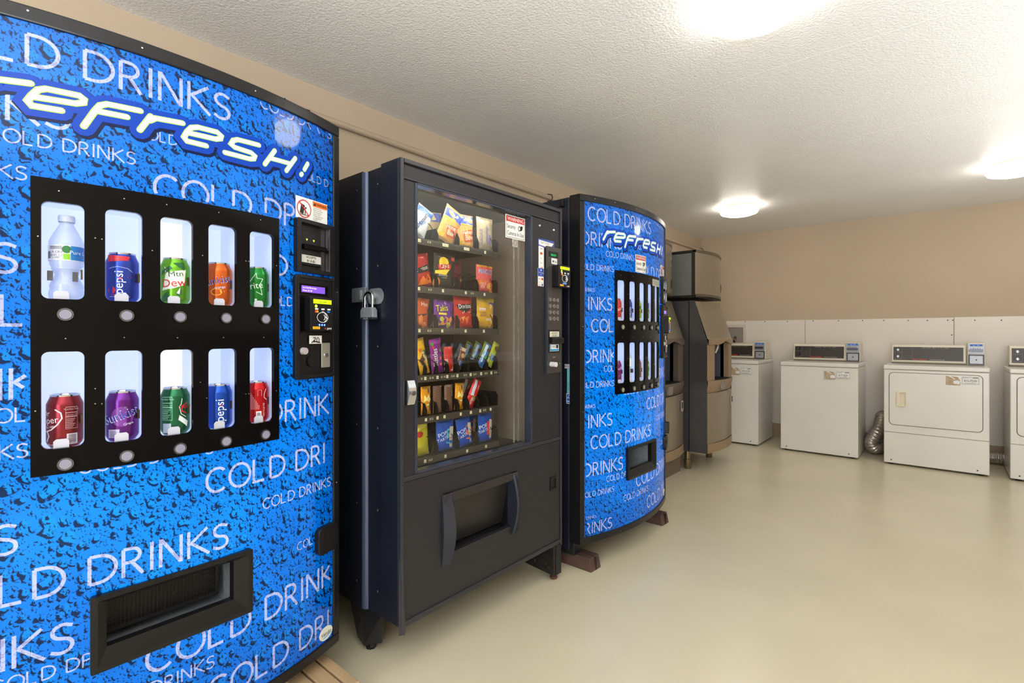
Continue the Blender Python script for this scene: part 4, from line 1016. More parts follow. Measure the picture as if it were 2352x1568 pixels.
# coin cup, lock
cc = MB(f); cc.ring(cc.rr(1.948, 2.003, .452, .517, .004, 2), cc.rr(1.955, 1.990, .462, .506, .003, 2), 0, .006)
cc = cc.build('coin_cup', M_FRAME, sm, bevel=.001); MB(f).sheet(1.952, 1.994, .456, .512, .0016).build('cup_recess', mat('deep_black', (4, 4, 5)), cc)
lk = MB(); n = 10; prev = None
for i in range(n+1):
    t = i/n; z = .955+.085*t; bul = .010+.012*sin(pi*t)
    idx = [lk.raw(SX-.001, 1.092, z), lk.raw(SX+bul, 1.096, z), lk.raw(SX+bul+.002, 1.126, z), lk.raw(SX+.003, 1.131, z)]
    if prev: 
        for j in range(4): lk.fc.append([prev[j], prev[(j+1) % 4], idx[(j+1) % 4], idx[j]])
    else: lk.fc.append(idx[::-1])
    prev = idx
lk.fc.append(prev)
lk = lk.build('door_lock', M_CHROME, sm, smooth=True, angle=.5, label='polished steel door lock housing')
MB(fX(SX+.022)).cyl(1.114, .996, .010, -.004, .004, 18, .008).build('lock_core', mat('grey_lock', (130, 130, 134), .3, .9), lk, smooth=True)
# keypad strip
ks = MB(f).slab(1.912, 2.032, 1.016, 1.622, .001, .010).build('control_strip', mat('grey_black_strip', (62, 58, 58), .35, var=.05), sm, bevel=.002)
MB(f).slab(1.908, 1.915, 1.016, 1.515, .001, .012).build('edge_trim', mat('blue_grey_gasket', (60, 66, 80)), ks)
MB(f).sheet(1.925, 2.005, 1.572, 1.600, .0105).build('display_window', mat('dark_green_window', (14, 34, 24), .15), ks)
MB(f).text('READY', 1.965, 1.578, .010, .0112).build('display_text', mat('green_digits', (30, 190, 110), .2, emit=.9), ks)
ap = MB(f).rrslab(1.948, 1.994, 1.540, 1.568, .004, .010, .0108).build('sticker', M_WHITE, ks); mb = MB(f).text('Pay', 1.980, 1.548, .011, .0114); mb.disc(1.960, 1.553, .0052, .0114); mb.build('lettering', ink((20, 20, 20)), ap)
reader(f, ks, 1.953, 1.428, .098, .106, .050)
for i in range(4):
    for j in range(3):
        kk = MB(f).cyl(1.936+.0305*j, 1.368-.030*i, .0105, .009, .0135, 18, .0095).build('key', M_CHROME, ks, smooth=True)
        MB(f).text('123456789*0#'[i*3+j], 1.936+.0305*j, 1.363-.030*i, .010, .0139).build('lettering', ink((40, 40, 44)), kk)
bv = MB(f).slab(1.922, 2.014, 1.115, 1.224, .009, .012).build('bill_acceptor', M_FRAME, ks, bevel=.001)
wl = MB(f).sheet(1.931, 2.008, 1.191, 1.217, .0126).build('label_plate', mat('cream_label', (216, 216, 196), .4), bv)
MB(f).text('ACCEPTS', 1.969, 1.205, .0078, .0132).text('$1 & $5', 1.969, 1.194, .0074, .0132).build('lettering', ink((30, 30, 28)), wl)
MB(f).slab(1.934, 2.026, 1.160, 1.187, .011, .030).build('slot_mouth', M_FRAME, bv, bevel=.003); MB(f).slab(1.962, 2.024, 1.164, 1.176, .0295, .0306).build('bill_slot', mat('deep_black', (4, 4, 5)), bv)
w2 = MB(f).sheet(1.932, 2.006, 1.122, 1.155, .0126).build('label_plate', M_WHITE, bv); MB(f).sheet(1.934, 2.004, 1.1235, 1.132, .0132).sheet(1.934, 1.940, 1.1235, 1.154, .0132).build('blue_field', ink((30, 150, 214)), w2)
MB(f).text('$1 BILLS', 1.962, 1.140, .006, .0132, sx=.9).sheet(1.982, 2.000, 1.136, 1.152, .0132).build('lettering', ink((40, 50, 60)), w2)
MB(f).text('Coin', 1.968, 1.090, .008, .0105).build('lettering', ink((200, 190, 170)), ks)
MB(f).cyl(1.944, 1.060, .012, .009, .042, 20, .0115).build('return_knob', mat('white_knob', (214, 214, 216), .3), ks, smooth=True)
MB(f).slab(1.985, 2.012, 1.058, 1.062, .010, .0112).build('coin_slot', mat('deep_black', (4, 4, 5)), ks)
MB(f).cyl(2.012, 1.0605, .004, .009, .012, 10).build('screw', M_CHROME, ks)
for y, z in ((1.869, 1.711), (1.980, 1.708)): MB(f).cyl(y, z, .0062, 0, .0025, 14, .005).build('screw', M_CHROME, sm, smooth=True)
# payment stickers
s1 = MB(f).prism([(1.856, 1.650), (1.983, 1.652), (1.983, 1.602), (1.856, 1.618)], .0004, .0012).build('tap_sticker', mat('blue_sticker', (56, 76, 168), .35), sm, label='blue and white tap to pay sticker')
mb = MB(f).poly([(1.860, 1.644), (1.978, 1.640), (1.950, 1.614), (1.860, 1.622)], .0018); mb.build('white_field', M_WHITE, s1)
MB(f).text('TAP TO PAY', 1.908, 1.628, .010, .0024, sx=.95).build('lettering', ink((90, 96, 130)), s1)
def cards(parent, y, zs, w):
    for k, z in enumerate(zs):
        c = [(40, 50, 120), (230, 100, 30), (150, 150, 150), (60, 140, 90), (200, 90, 60), (40, 80, 150)][k % 6]
        mb = MB(f)
        if k % 6 == 1: mb.disc(y-.004, z, .006, .0020).disc(y+.004, z, .006, .0020)
        elif k % 6 == 0: mb.text('VISA', y, z-.003, .007, .0020)
        elif k % 6 == 5: mb.sheet(y-.006, y+.006, z-.006, z+.006, .0020)
        elif k % 6 == 4: mb.poly([(y-.010, z-.003), (y+.010, z+.003), (y+.010, z-.003)], .0020)
        else: mb.text('Pay', y, z-.003, .0065, .0020)
        mb.build('print', ink(c), parent)
s2 = MB(f).rrslab(1.860, 1.900, 1.478, 1.618, .006, .0003, .0010).build('card_sticker', M_WHITE, sm); cards(s2, 1.879, [1.604, 1.582, 1.560, 1.538, 1.516, 1.494], .03)
s3 = MB(f).slab(1.854, 1.898, 1.428, 1.512, .0004, .0014).build('card_sticker', M_WHITE, sm, label='blue and white card sticker')
MB(f).sheet(1.854, 1.898, 1.474, 1.512, .0018).build('blue_field', ink((44, 72, 170)), s3)
mb = MB(f).text('Tap to pay', 1.876, 1.489, .0062, .0024).text('with', 1.876, 1.480, .0055, .0024); mb.disc(1.876, 1.503, .004, .0024); mb.build('lettering', ink((235, 238, 250)), s3)
cards(s3, 1.866, [1.466, 1.9], .02) if False else None
for (y, z), t_, c in (((1.865, 1.462), 'VISA', (40, 50, 120)), ((1.866, 1.447), 'Pay', (120, 120, 120)), ((1.887, 1.447), 'G', (120, 120, 120)), ((1.866, 1.434), 'DISC', (200, 100, 50))): MB(f).text(t_, y, z-.003, .006, .0021).build('lettering', ink(c), s3)
MB(f).disc(1.884, 1.462, .0055, .0021).disc(1.890, 1.462, .0055, .0021).build('print', ink((230, 100, 30)), s3); MB(f).sheet(1.882, 1.892, 1.430, 1.440, .0021).build('print', ink((40, 80, 150)), s3)
security_sign(fX(SX-.0265), sm, 1.652, 1.628, .135, .102, .0045)
hs = MB(fX(SX-.026)).slab(1.700, 1.738, 1.594, 1.634, .0005, .0015).build('sticker', mat('tan_sticker', (176, 168, 158), .5), sm); MB(fX(SX-.026)).ribbon([(1.722+.010*cos(radians(a)), 1.612+.012*sin(radians(a))) for a in range(0, 361, 30)], .002, .0021).text('70', 1.707, 1.605, .010, .0021, rot=pi/2).build('lettering', ink((90, 84, 80)), hs)
# legs
M_LEG = mat('chipped_black_leg', (30, 32, 38), .35, .3, var=.2, vs=25, blot=((120, 76, 62), 9, .70))
MB().hexa([(-1.722, 1.090, .030), (-1.665, 1.082, .022), (-1.590, 1.110, .050), (-1.640, 1.16, .050)], [(-1.760, 1.078, .176), (-1.668, 1.078, .176), (-1.553, 1.082, .176), (-1.63, 1.17, .176)]).build('leg', M_LEG, sm, bevel=.002)
MB().lathe([(.001, 0), (.020, 0), (.022, .008), (.018, .016), (.010, .018), (.010, .034), (.001, .034)], 8, (-1.672, 1.118, 0)).build('levelling_foot', M_LEG, sm)
ml = MB().hexa([(SX-.014, 2.000, .026), (SX-.002, 2.000, .026), (SX-.002, 2.050, .026), (SX-.014, 2.050, .026)], [(SX-.014, 1.860, .176), (SX-.002, 1.860, .176), (SX-.002, 2.050, .176), (SX-.014, 2.050, .176)])
MB().hexa([(SX-.30, 1.990, .050), (SX-.006, 1.992, .026), (SX-.006, 2.004, .026), (SX-.30, 2.004, .050)], [(SX-.34, 1.990, .176), (SX-.006, 1.985, .176), (SX-.006, 2.004, .176), (SX-.34, 2.004, .176)]).build('leg_gusset', mat('worn_leg_plate', (44, 40, 40), .35, .4, var=.3, vs=40, blot=((130, 112, 104), 30, .60)), sm)
MB().box(SX-.045, SX-.002, 2.004, 2.048, .026, .176).build('leg', M_LEG, sm, bevel=.002)
MB().lathe([(.001, 0), (.018, 0), (.019, .010), (.010, .014), (.010, .028), (.001, .028)], 8, (SX-.030, 2.020, 0)).build('levelling_foot', mat('rusty_foot', (96, 62, 50), .8), sm)
for y in (1.12, 1.99): MB().box(-2.30, -2.24, y-.03, y+.03, 0, .176).build('leg', M_LEG, sm)
MB().box(-1.80, -1.70, 1.62, 1.86, .150, .176).build('bottom_bracket', M_FRAME, sm)
# hasp on the left flank and the padlock hanging from it
fh = lambda a, b, d: (a, 1.0745-d, b)
hp = MB(fh).rrslab(-1.722, -1.632, 1.324, 1.378, .003, .0015, .009).build('hasp', M_GALV, sm, bevel=.001, label='galvanised steel hasp')
MB(fh).slab(-1.668, -1.655, 1.332, 1.368, .009, .015).build('hasp_knuckle', M_GALV, hp)
MB(fh).slab(-1.640, -1.600, 1.338, 1.356, .010, .014).build('hasp_arm', M_GALV, hp)
mb = MB(fh); o_ = mb.rr(-1.622, -1.520, 1.312, 1.370, .028, 6); i_ = [(-1.583+.014*cos(radians(a)), 1.343+.014*sin(radians(a))) for a in [13*k for k in range(28)]]
mb.rrslab(-1.622, -1.520, 1.312, 1.370, .028, .001, .007); mb.build('hasp_plate', M_GALV, hp, bevel=.0012)
mb = MB(fh); mb.ring(mb.circ(-1.583, 1.343, .019, 24), mb.circ(-1.583, 1.343, .011, 24), .007, .016); mb.build('staple_ring', M_GALV, hp, bevel=.001)
pd = thing('padlock', (-1.590, 1.052, 1.256), 'steel padlock hanging from the hasp on the snack machine flank', 'padlock')
fp = lambda a, b, d: (a, 1.052-d, b)
mb = MB(fp); mb.prism([(-1.627, 1.262), (-1.549, 1.262), (-1.549, 1.290), (-1.560, 1.300), (-1.616, 1.300), (-1.627, 1.290)], -.011, .011); mb.build('body', mat('laminated_steel', (150, 158, 166), .35, .35, var=.1, vs=60), pd, bevel=.003)
MB(fp).slab(-1.628, -1.548, 1.256, 1.264, -.012, .012).build('bumper', mat('dark_bumper', (44, 46, 50), .4), pd, bevel=.002)
MB().tube([(-1.612, 1.052, 1.29), (-1.612, 1.052, 1.335)]+[(-1.588-.024*cos(radians(a)), 1.052, 1.335+.020*sin(radians(a))) for a in range(15, 166, 15)]+[(-1.564, 1.052, 1.335), (-1.564, 1.052, 1.29)], .0055, 10).build('shackle', M_CHROME, pd, smooth=True)
MB(fp).text('MASTER', -1.588, 1.2565, .006, .0125).build('lettering', ink((180, 184, 190)), pd)
# small magnetic catch on the drinks machine edge
MB(F1).slab(1.046, 1.050, 1.10, 1.155, -.035, -.010).build('edge_strike', mat('grey_strike', (150, 150, 150), .4), dm1)

# ------------------------------------------------------------------ packets on the snack trays
def packet(name, label, cat, group, y, z, w, h, c, prints, x=-1.566, tilt=0, lean=0, t=.014, yaw=0, rough=.22, metal=.15, crimp=True, clear=False):
    """pillow packet: local frame x out to the glass, y across, z up; origin at the foot of the packet"""
    o = thing(name, (x, y, z), label, cat, group, (radians(tilt), radians(lean), radians(yaw)))
    rnd = random.Random(int(y*1000)+int(z*77))
    ph = [rnd.uniform(0, 6) for _ in range(4)]
    def prof(a, b):
        u = min(1, abs(2*a/w)); v = min(1, max(0, b/h))
        e = max(0, 1-u**2.4)*max(0, 1-abs(2*v-1)**3.2)
        wr = .0011*sin(a*150+ph[0]+b*30)*(.3+abs(2*v-1))+.0008*sin(b*170+ph[1]+a*60)
        return t*e**.6+wr*(1 if e > .02 else .3)
    def side(sg):
        def g(a, b, d):
            v = min(1, max(0, b/h)); pin = 1-.055*sin(pi*v)
            return (sg*(max(prof(a, b), .0006)+d), a*pin, b)
        return g
    m_ = mat('foil_%d_%d_%d%s' % (*c, 'c' if clear else ''), c, rough, metal, var=.08, vs=50, alpha=.55 if clear else 1)
    n, k = 12, 14
    mb = MB(side(1)); mb.sheet(-w/2, w/2, 0, h, 0, n, k); mb.f = side(-1); mb.sheet(-w/2, w/2, 0, h, 0, n, k)
    b_ = mb.build('wrapper', m_, o, local=True, smooth=True, angle=1.2)
    if crimp:
        mb = MB(side(1))
        for zz in (0, h-.009): mb.sheet(-w/2, w/2, zz, zz+.009, .0006, 8)
        mb.build('crimped_seal', mat('seal_%d_%d_%d' % c, tuple(min(255, int(v*.8+45)) for v in c), .2, .35), b_, local=True)
    for c2, fn in prints:
        mb = MB(side(1)); fn(mb); mb.build('print', ink(c2, .3), b_, local=True, recalc=False)
    return o
def T(s, a, b, h, rot=0, sx=1, d=.0018): return lambda m: m.text(s, a, b, h, d, rot=rot, sx=sx)
def R(a0, a1, b0, b1, d=.0009): return lambda m: m.sheet(a0, a1, b0, b1, d, max(1, int(abs(a1-a0)/.006)), max(1, int(abs(b1-b0)/.006)))
def D(a, b, r, rb=None, d=.0012): 
    def g(m):
        c = m.p(a, b, d); n = 18
        for rr1, rr0 in ((1, .5),):
            o1 = [m.p(a+r*cos(2*pi*i/n), b+(rb or r)*sin(2*pi*i/n), d) for i in range(n)]; o0 = [m.p(a+r*.5*cos(2*pi*i/n), b+(rb or r)*.5*sin(2*pi*i/n), d) for i in range(n)]
            for i in range(n): m.fc += [[o0[i], o1[i], o1[(i+1) % n], o0[(i+1) % n]], [c, o0[i], o0[(i+1) % n]]]
    return g
def PG(pts, d=.0012): return lambda m: strip_fill(m, pts, d)
# row 1
z = ROWS[0]+.0112; g1 = 'pastries on the top tray'
packet('pastry_packet', 'white and blue pastry packet tilted at the left end of the top tray', 'snack', g1, 1.252, z+.016, .080, .125, (218, 226, 236), [((40, 100, 190), many(R(-.04, .04, .095, .118), T('Mini', 0, .045, .020, .9))), ((30, 40, 90), T('Donuts', 0, .060, .020, 1.25))], tilt=-24, clear=False)
bun = [((226, 160, 84), D(0, .058, .042, .048, .0009)), ((46, 76, 190), PG([(-.05, .100), (.05, .100), (.05, .136), (-.05, .136)], .0014)), ((222, 188, 50), many(PG([(-.05, .022), (-.02, .030), (-.02, .012), (-.05, .006)], .0016), R(-.05, .05, .096, .100, .0016))),
       ((200, 88, 40), many(PG([(-.030, .066), (.038, .082), (.040, .030), (-.012, .022)], .0018))), ((248, 240, 226), many(T('Honey', .004, .057, .020, .18, .8, .0028), T('Bun', .012, .034, .022, .16, 1, .0028))), ((230, 236, 250), many(T('Fresh', 0, .112, .010, .1, 1, .0022), D(.012, .122, .006, None, .0020)))]
packet('honey_bun', 'honey bun packet leaning left on the top tray, second from the left', 'snack', g1, 1.398, z+.012, .105, .150, (232, 176, 110), bun, tilt=-22, x=-1.568, lean=4)
packet('honey_bun', 'upright honey bun packet on the top tray, third from the left', 'snack', g1, 1.517, z+.001, .102, .142, (232, 176, 110), bun, tilt=2)
packet('pastry_packet', 'plain translucent biscuit packet with purple print at the right end of the top tray', 'snack', g1, 1.640, z+.001, .106, .150, (176, 164, 138), [((126, 112, 156), many(T('SUGAR', -.026, .060, .018, pi/2, 1.0), R(.012, .030, .030, .075), R(-.004, .006, .030, .110), T('SALTED', .018, .095, .008))), ((146, 132, 108), many(D(.03, .12, .012), D(-.01, .02, .014), D(.03, .02, .01)))], tilt=1, rough=.3)
packet('honey_bun', 'honey bun packet half hidden behind the two front ones', 'snack', g1, 1.40, z+.001, .10, .140, (210, 196, 150), bun[1:2], tilt=6, x=-1.63)
# row 2
z = ROWS[1]+.0112; g2 = 'crisp bags on the second tray'
packet('crisp_bag', 'red and black tortilla chip bag at the left end of the second tray', 'snack', g2, 1.283, z+.001, .105, .130, (178, 32, 28), [((24, 20, 20), PG([(-.052, .070), (.050, .088), (.042, .060), (-.052, .050)])), ((245, 242, 238), T('Doritos', .0, .064, .016, .14, .95)), ((230, 120, 30), many(PG([(-.03, .01), (.0, .045), (.03, .008)]), PG([(.0, .015), (.03, .05), (.045, .01)], .0016)))], tilt=12)
packet('crisp_bag', 'black barbecue crisp bag with a yellow sun disc on the second tray', 'snack', g2, 1.393, z+.001, .116, .142, (42, 40, 38), [((244, 206, 32), D(-.012, .104, .026)), ((196, 36, 28), PG([(-.044, .094), (.026, .104), (.026, .084), (-.040, .074)], .0022)), ((250, 250, 245), T("Lay's", -.010, .084, .020, .12, 1, .0030)), ((240, 214, 60), PG([(-.055, .070), (.02, .082), (.0, .056), (-.055, .058)], .0016)), ((214, 208, 200), many(T('Barbecue', -.016, .050, .010, 0, .9), T('FLAVORED', -.008, .042, .004))), ((226, 140, 40), D(-.045, .022, .016, .020)), ((196, 70, 46), PG([(.03, .118), (.055, .12), (.055, .136), (.032, .134)]))], tilt=-2)
packet('crisp_bag', 'pink and orange snack mix bag at the right end of the second tray', 'snack', g2, 1.634, z+.001, .108, .122, (222, 96, 96), [((236, 132, 40), many(PG([(-.054, .0), (.054, .0), (.054, .040), (.0, .056), (-.054, .048)]))), ((236, 240, 250), T('MUNCHIES', -.002, .082, .021, 0, .62, .0020)), ((70, 140, 210), T('MUNCHIES', -.002, .083, .0185, 0, .68, .0026)), ((252, 220, 190), many(T('HACK', -.018, .034, .012, 0, .8), T('FIX', -.018, .018, .016, 0, .9))), ((240, 170, 70), many(D(.02, .03, .014), D(.035, .012, .01))), ((228, 160, 60), R(-.05, .054, .112, .121))], tilt=-1)
packet('crisp_bag', 'dark pink snack mix bag behind the empty coil of the second tray', 'snack', g2, 1.548, z+.012, .10, .122, (150, 50, 74), [((230, 200, 120), D(.03, .04, .008)), ((90, 130, 190), D(-.028, .098, .010))], tilt=8, x=-1.66)
# row 3
z = ROWS[2]+.0112; g3 = 'crisp bags on the third tray'
packet('crisp_bag', 'orange and dark snack bag at the left end of the third tray', 'snack', g3, 1.262, z+.001, .095, .118, (196, 84, 30), [((40, 34, 34), PG([(-.04, .0), (.045, .0), (.045, .060), (-.04, .046)])), ((214, 128, 70), many(D(.0, .030, .012, .02), D(.02, .012, .012))), ((246, 238, 230), T('Hot', .016, .086, .016))], tilt=-4)
packet('crisp_bag', 'purple rolled tortilla chip bag with a yellow-green name on the third tray', 'snack', g3, 1.390, z+.001, .108, .114, (104, 40, 150), [((40, 20, 60), T('Takis', -.016, .066, .029, .12, .80, .0014)), ((232, 226, 60), T('Takis', -.017, .068, .027, .12, .82, .0022)), ((236, 210, 70), R(-.036, .006, .053, .061, .0018)), ((222, 140, 70), many(PG([(-.03, .010), (.0, .048), (.02, .040), (.0, .012)]), PG([(.0, .02), (.035, .05), (.044, .036), (.018, .008)], .0016))), ((190, 196, 60), many(D(-.02, .036, .010), D(.022, .012, .012), D(-.038, .012, .011))), ((190, 120, 200), D(.0, .102, .007))], tilt=-2)
packet('crisp_bag', 'red tortilla chip bag in the middle of the third tray', 'snack', g3, 1.506, z+.001, .110, .138, (196, 40, 34), [((24, 20, 20), PG([(-.046, .100), (.046, .104), (.040, .084), (.0, .066), (-.040, .082)])), ((246, 246, 244), many(T('Doritos', .0, .085, .020, .05, .86, .0024), PG([(-.020, .066), (-.014, .060), (-.004, .076), (-.014, .068)], .0026), T('Nacho', .030, .066, .005))), ((226, 110, 44), many(PG([(-.036, .044), (.0, .050), (-.020, .014)]), PG([(-.004, .044), (.026, .052), (.012, .014)], .0016))), ((236, 150, 84), PG([(-.026, .046), (-.004, .052), (-.012, .032)], .0022))], tilt=2)
packet('cookie_bag', 'yellow and blue mini cookie bag at the right end of the third tray', 'snack', g3, 1.640, z+.001, .112, .138, (222, 172, 50), [((60, 72, 190), PG([(.010, .116), (.054, .116), (.054, .0), (.016, .0), (.030, .05)])), ((200, 180, 90), R(-.056, .056, .118, .137, .0008)), ((110, 70, 60), many(T('CHIPS', -.026, .064, .011, 0, .85), T('AHOY', -.026, .052, .011, 0, .85))), ((240, 240, 245), many(T('MINI', .012, .034, .013, .1, 1), R(-.048, -.012, .080, .090, .0016))), ((210, 50, 50), T('Nabisco', -.030, .081, .008)), ((224, 180, 120), many(D(.024, .100, .010), D(.034, .058, .009), D(.032, .030, .009), D(.022, .012, .008))), ((196, 146, 60), many(D(-.030, .020, .012), D(-.008, .014, .009), D(.0, .058, .010)))], tilt=-1)
# row 4
z = ROWS[3]+.0112; g4 = 'sweets on the fourth tray'
packet('candy_bag', 'yellow peanut candy bag tilted at the left end of the fourth tray', 'candy', g4, 1.296, z+.001, .050, .146, (226, 176, 34), [((70, 40, 26), PG([(-.022, .060), (.014, .100), (.022, .080), (-.012, .036)])), ((240, 236, 220), T('Peanut', .004, .066, .014, -1.15, .9)), ((60, 150, 60), D(.008, .092, .007)), ((210, 90, 40), D(-.008, .100, .007)), ((90, 56, 36), T('M&M', -.006, .030, .014, -1.15))], tilt=14, t=.010)
packet('candy_bag', 'purple fruit candy bag with white upright lettering on the fourth tray', 'candy', g4, 1.362, z+.001, .062, .142, (130, 30, 140), [((246, 244, 248), many(T('Skittles', -.002, .066, .024, pi/2, .78))), ((60, 160, 60), many(D(.018, .092, .006), D(-.02, .122, .007))), ((230, 110, 40), many(D(.018, .060, .007), D(.014, .036, .006))), ((190, 40, 50), D(-.018, .108, .006)), ((160, 50, 170), R(-.031, .031, .122, .140, .0008))], tilt=7, t=.010)
packet('candy_bar', 'red wafer bar packet with a white swoosh on the fourth tray', 'candy', g4, 1.423, z+.001, .050, .108, (206, 48, 40), [((244, 238, 236), many(T('KitKat', -.012, .034, .017, pi/2, .8), lambda m: m.ribbon([(.010+.014*cos(radians(a)), .034+.026*sin(radians(a))) for a in range(-80, 61, 15)], .0028, .0020))), ((150, 40, 34), D(.004, .064, .007)), ((240, 190, 180), R(.006, .020, .006, .012))], tilt=3, t=.009)
packet('candy_bar', 'brown nougat bar tilted in the fourth tray beside the empty coils', 'candy', g4, 1.474, z+.014, .034, .094, (104, 66, 46), [((214, 190, 170), R(-.017, .017, .078, .094)), ((206, 148, 90), D(.002, .058, .011)), ((40, 60, 130), PG([(-.014, .012), (.016, .012), (.016, .034), (-.014, .034)])), ((236, 238, 244), T('MILKY', 0, .022, .010, pi/2-.1, .7))], tilt=-22, t=.007)
for k in range(7):
    packet('candy_bar', ['bright blue coconut bar at the front of the slanted row on the fourth tray', 'second blue coconut bar of the slanted row, just behind the front one', 'third blue coconut bar of the slanted row', 'fourth blue coconut bar of the slanted row, its middle', 'fifth blue coconut bar of the slanted row', 'sixth blue coconut bar of the slanted row', 'rearmost and darkest blue coconut bar of the slanted row'][k], 'candy', 'blue coconut bars receding in one coil',
        1.604, z+.016, .036, .112, (64, 128, 206), [((196, 216, 240), R(-.018, -.004, .02, .105)), ((92, 60, 44), D(.004, .086, .010, .008)), ((60, 150, 90), D(.002, .050, .010, .008)), ((40, 60, 130), T('JOY', .003, .018, .012, pi/2-.2))], tilt=-30, t=.007, x=-1.563-.058*k, lean=3)
for k in range(4):
    packet('candy_bar', ['yellow-green chocolate bar at the right end of the fourth tray, frontmost', 'yellow-green chocolate bar just behind the frontmost one', 'third yellow-green chocolate bar in its coil', 'rearmost yellow-green chocolate bar in its coil'][k], 'candy', 'yellow-green bars receding in one coil',
        1.660, z+.016, .040, .118, (172, 184, 60), [((96, 70, 40), D(.004, .090, .010, .012)), ((60, 110, 190), PG([(-.014, .030), (.014, .030), (.014, .056), (-.014, .056)])), ((236, 240, 220), T('MILK', .0, .046, .010, pi/2, .8))], tilt=-28, t=.007, x=-1.563-.058*k)
# row 5
z = ROWS[4]+.0112; g5 = 'biscuits on the fifth tray'
def shortbread(y, tilt, lab, h=.112): return packet('biscuit_packet', lab, 'snack', g5, y, z+.001, .050, h, (232, 158, 24), [((244, 230, 150), many(PG([(-.014, .080), (-.004, .066), (.010, .082), (.014, .066), (.020, .060), (.008, .048), (-.002, .058), (-.018, .050), (-.010, .066)]), R(-.004, .012, .036, .042))), ((34, 60, 130), many(R(.006, .012, .086, .104), R(.012, .018, .014, .044))), ((196, 60, 30), T('Lorna', -.009, .022, .013, pi/2))], tilt=tilt, t=.010)
shortbread(1.300, 1, 'yellow shortbread packet at the left end of the fifth tray')
for y, lab in ((1.359, 'brown chequered wafer packet in the fifth tray, left one'), (1.420, 'brown chequered wafer packet in the fifth tray, right one')):
    packet('biscuit_packet', lab, 'snack', g5, y, z+.001, .046, .110, (126, 92, 76), [((92, 64, 54), many(*[(lambda m, k=k: m.ribbon([(-.022, .004+.011*k), (.022, .016+.011*k)], .0012, .0012, step=.006)) for k in range(9)], *[(lambda m, k=k: m.ribbon([(-.022, .014+.011*k), (.022, .002+.011*k)], .0012, .0014, step=.006)) for k in range(9)]))], tilt=0, t=.009, rough=.35)
shortbread(1.478, -3, 'yellow shortbread packet beside the red biscuit packets on the fifth tray')
for k, (lab, c) in enumerate((('bright red chocolate biscuit packet leaning right on the fifth tray', (214, 26, 30)), ('darker red biscuit packet just behind the bright red one', (150, 24, 26)))):
    packet('biscuit_packet', lab, 'snack', g5, 1.536-.004*k, z+.006, .052, .130, c, [((196, 206, 226), R(-.020, -.006, .050, .122)), ((150, 100, 50), D(.004, .042, .015, .014)), ((236, 236, 240), many(T('BITES', .0, .026, .012, pi/2-.1, .8), T('Mini', .012, .100, .006, pi/2))), ((232, 190, 60), R(.006, .010, .084, .104))], tilt=-28, t=.012, x=-1.566-.058*k)
# row 6
z = ROWS[5]+.0112; g6 = 'packets on the bottom tray'
packet('crisp_bag', 'yellow-green crisp bag at the left end of the bottom tray', 'snack', g6, 1.268, z+.001, .095, .140, (196, 190, 40), [((176, 40, 36), D(-.006, .088, .018, .012)), ((214, 206, 90), PG([(-.04, .10), (.04, .115), (.04, .138), (-.04, .138)]))], tilt=3)
packet('crisp_bag', 'dark plum snack bag in shadow on the bottom tray', 'snack', g6, 1.318, z+.001, .06, .128, (44, 34, 58), [((96, 60, 80), R(-.02, .02, .08, .10))], x=-1.69, tilt=0)
def tart(y, x, c, lab, tilt, w=.098, dz=0, h=.124):
    packet('tart_packet', lab, 'snack', g6, y, z+.001+dz, w, h, (28, 84, 196), [(c, PG([(.0, .088), (.024, .092), (.022, .026), (-.002, .030)])), ((206, 200, 186), PG([(.016, .098), (w/2-.004, .094), (w/2-.008, .050), (.014, .054)], .0018)), ((196, 186, 170), PG([(.014, .052), (w/2-.010, .048), (w/2-.012, .012), (.018, .010)], .0018)),
      ((232, 238, 250), many(T('POP', -.020, .062, .018, .25, 1.0, .0022), T('TARTS', -.020, .044, .013, .25, 1.0, .0022))), ((150, 50, 60), lambda m: m.ribbon([(.014, .053), (w/2-.009, .049)], .0016, .0026, step=.006))], tilt=tilt, x=x, t=.013)
tart(1.400, -1.566, (70, 178, 200), 'blue toaster pastry packet with pale cyan panel on the bottom tray', 0)
tart(1.520, -1.566, (224, 112, 36), 'blue toaster pastry packet with orange panel leaning on the bottom tray', 9, .086)
tart(1.640, -1.566, (222, 56, 60), 'blue toaster pastry packet with red panel at the right of the bottom tray', 0, .092)
tart(1.600, -1.628, (190, 50, 60), 'second red-panel toaster pastry packet behind the right one', 0, .090)

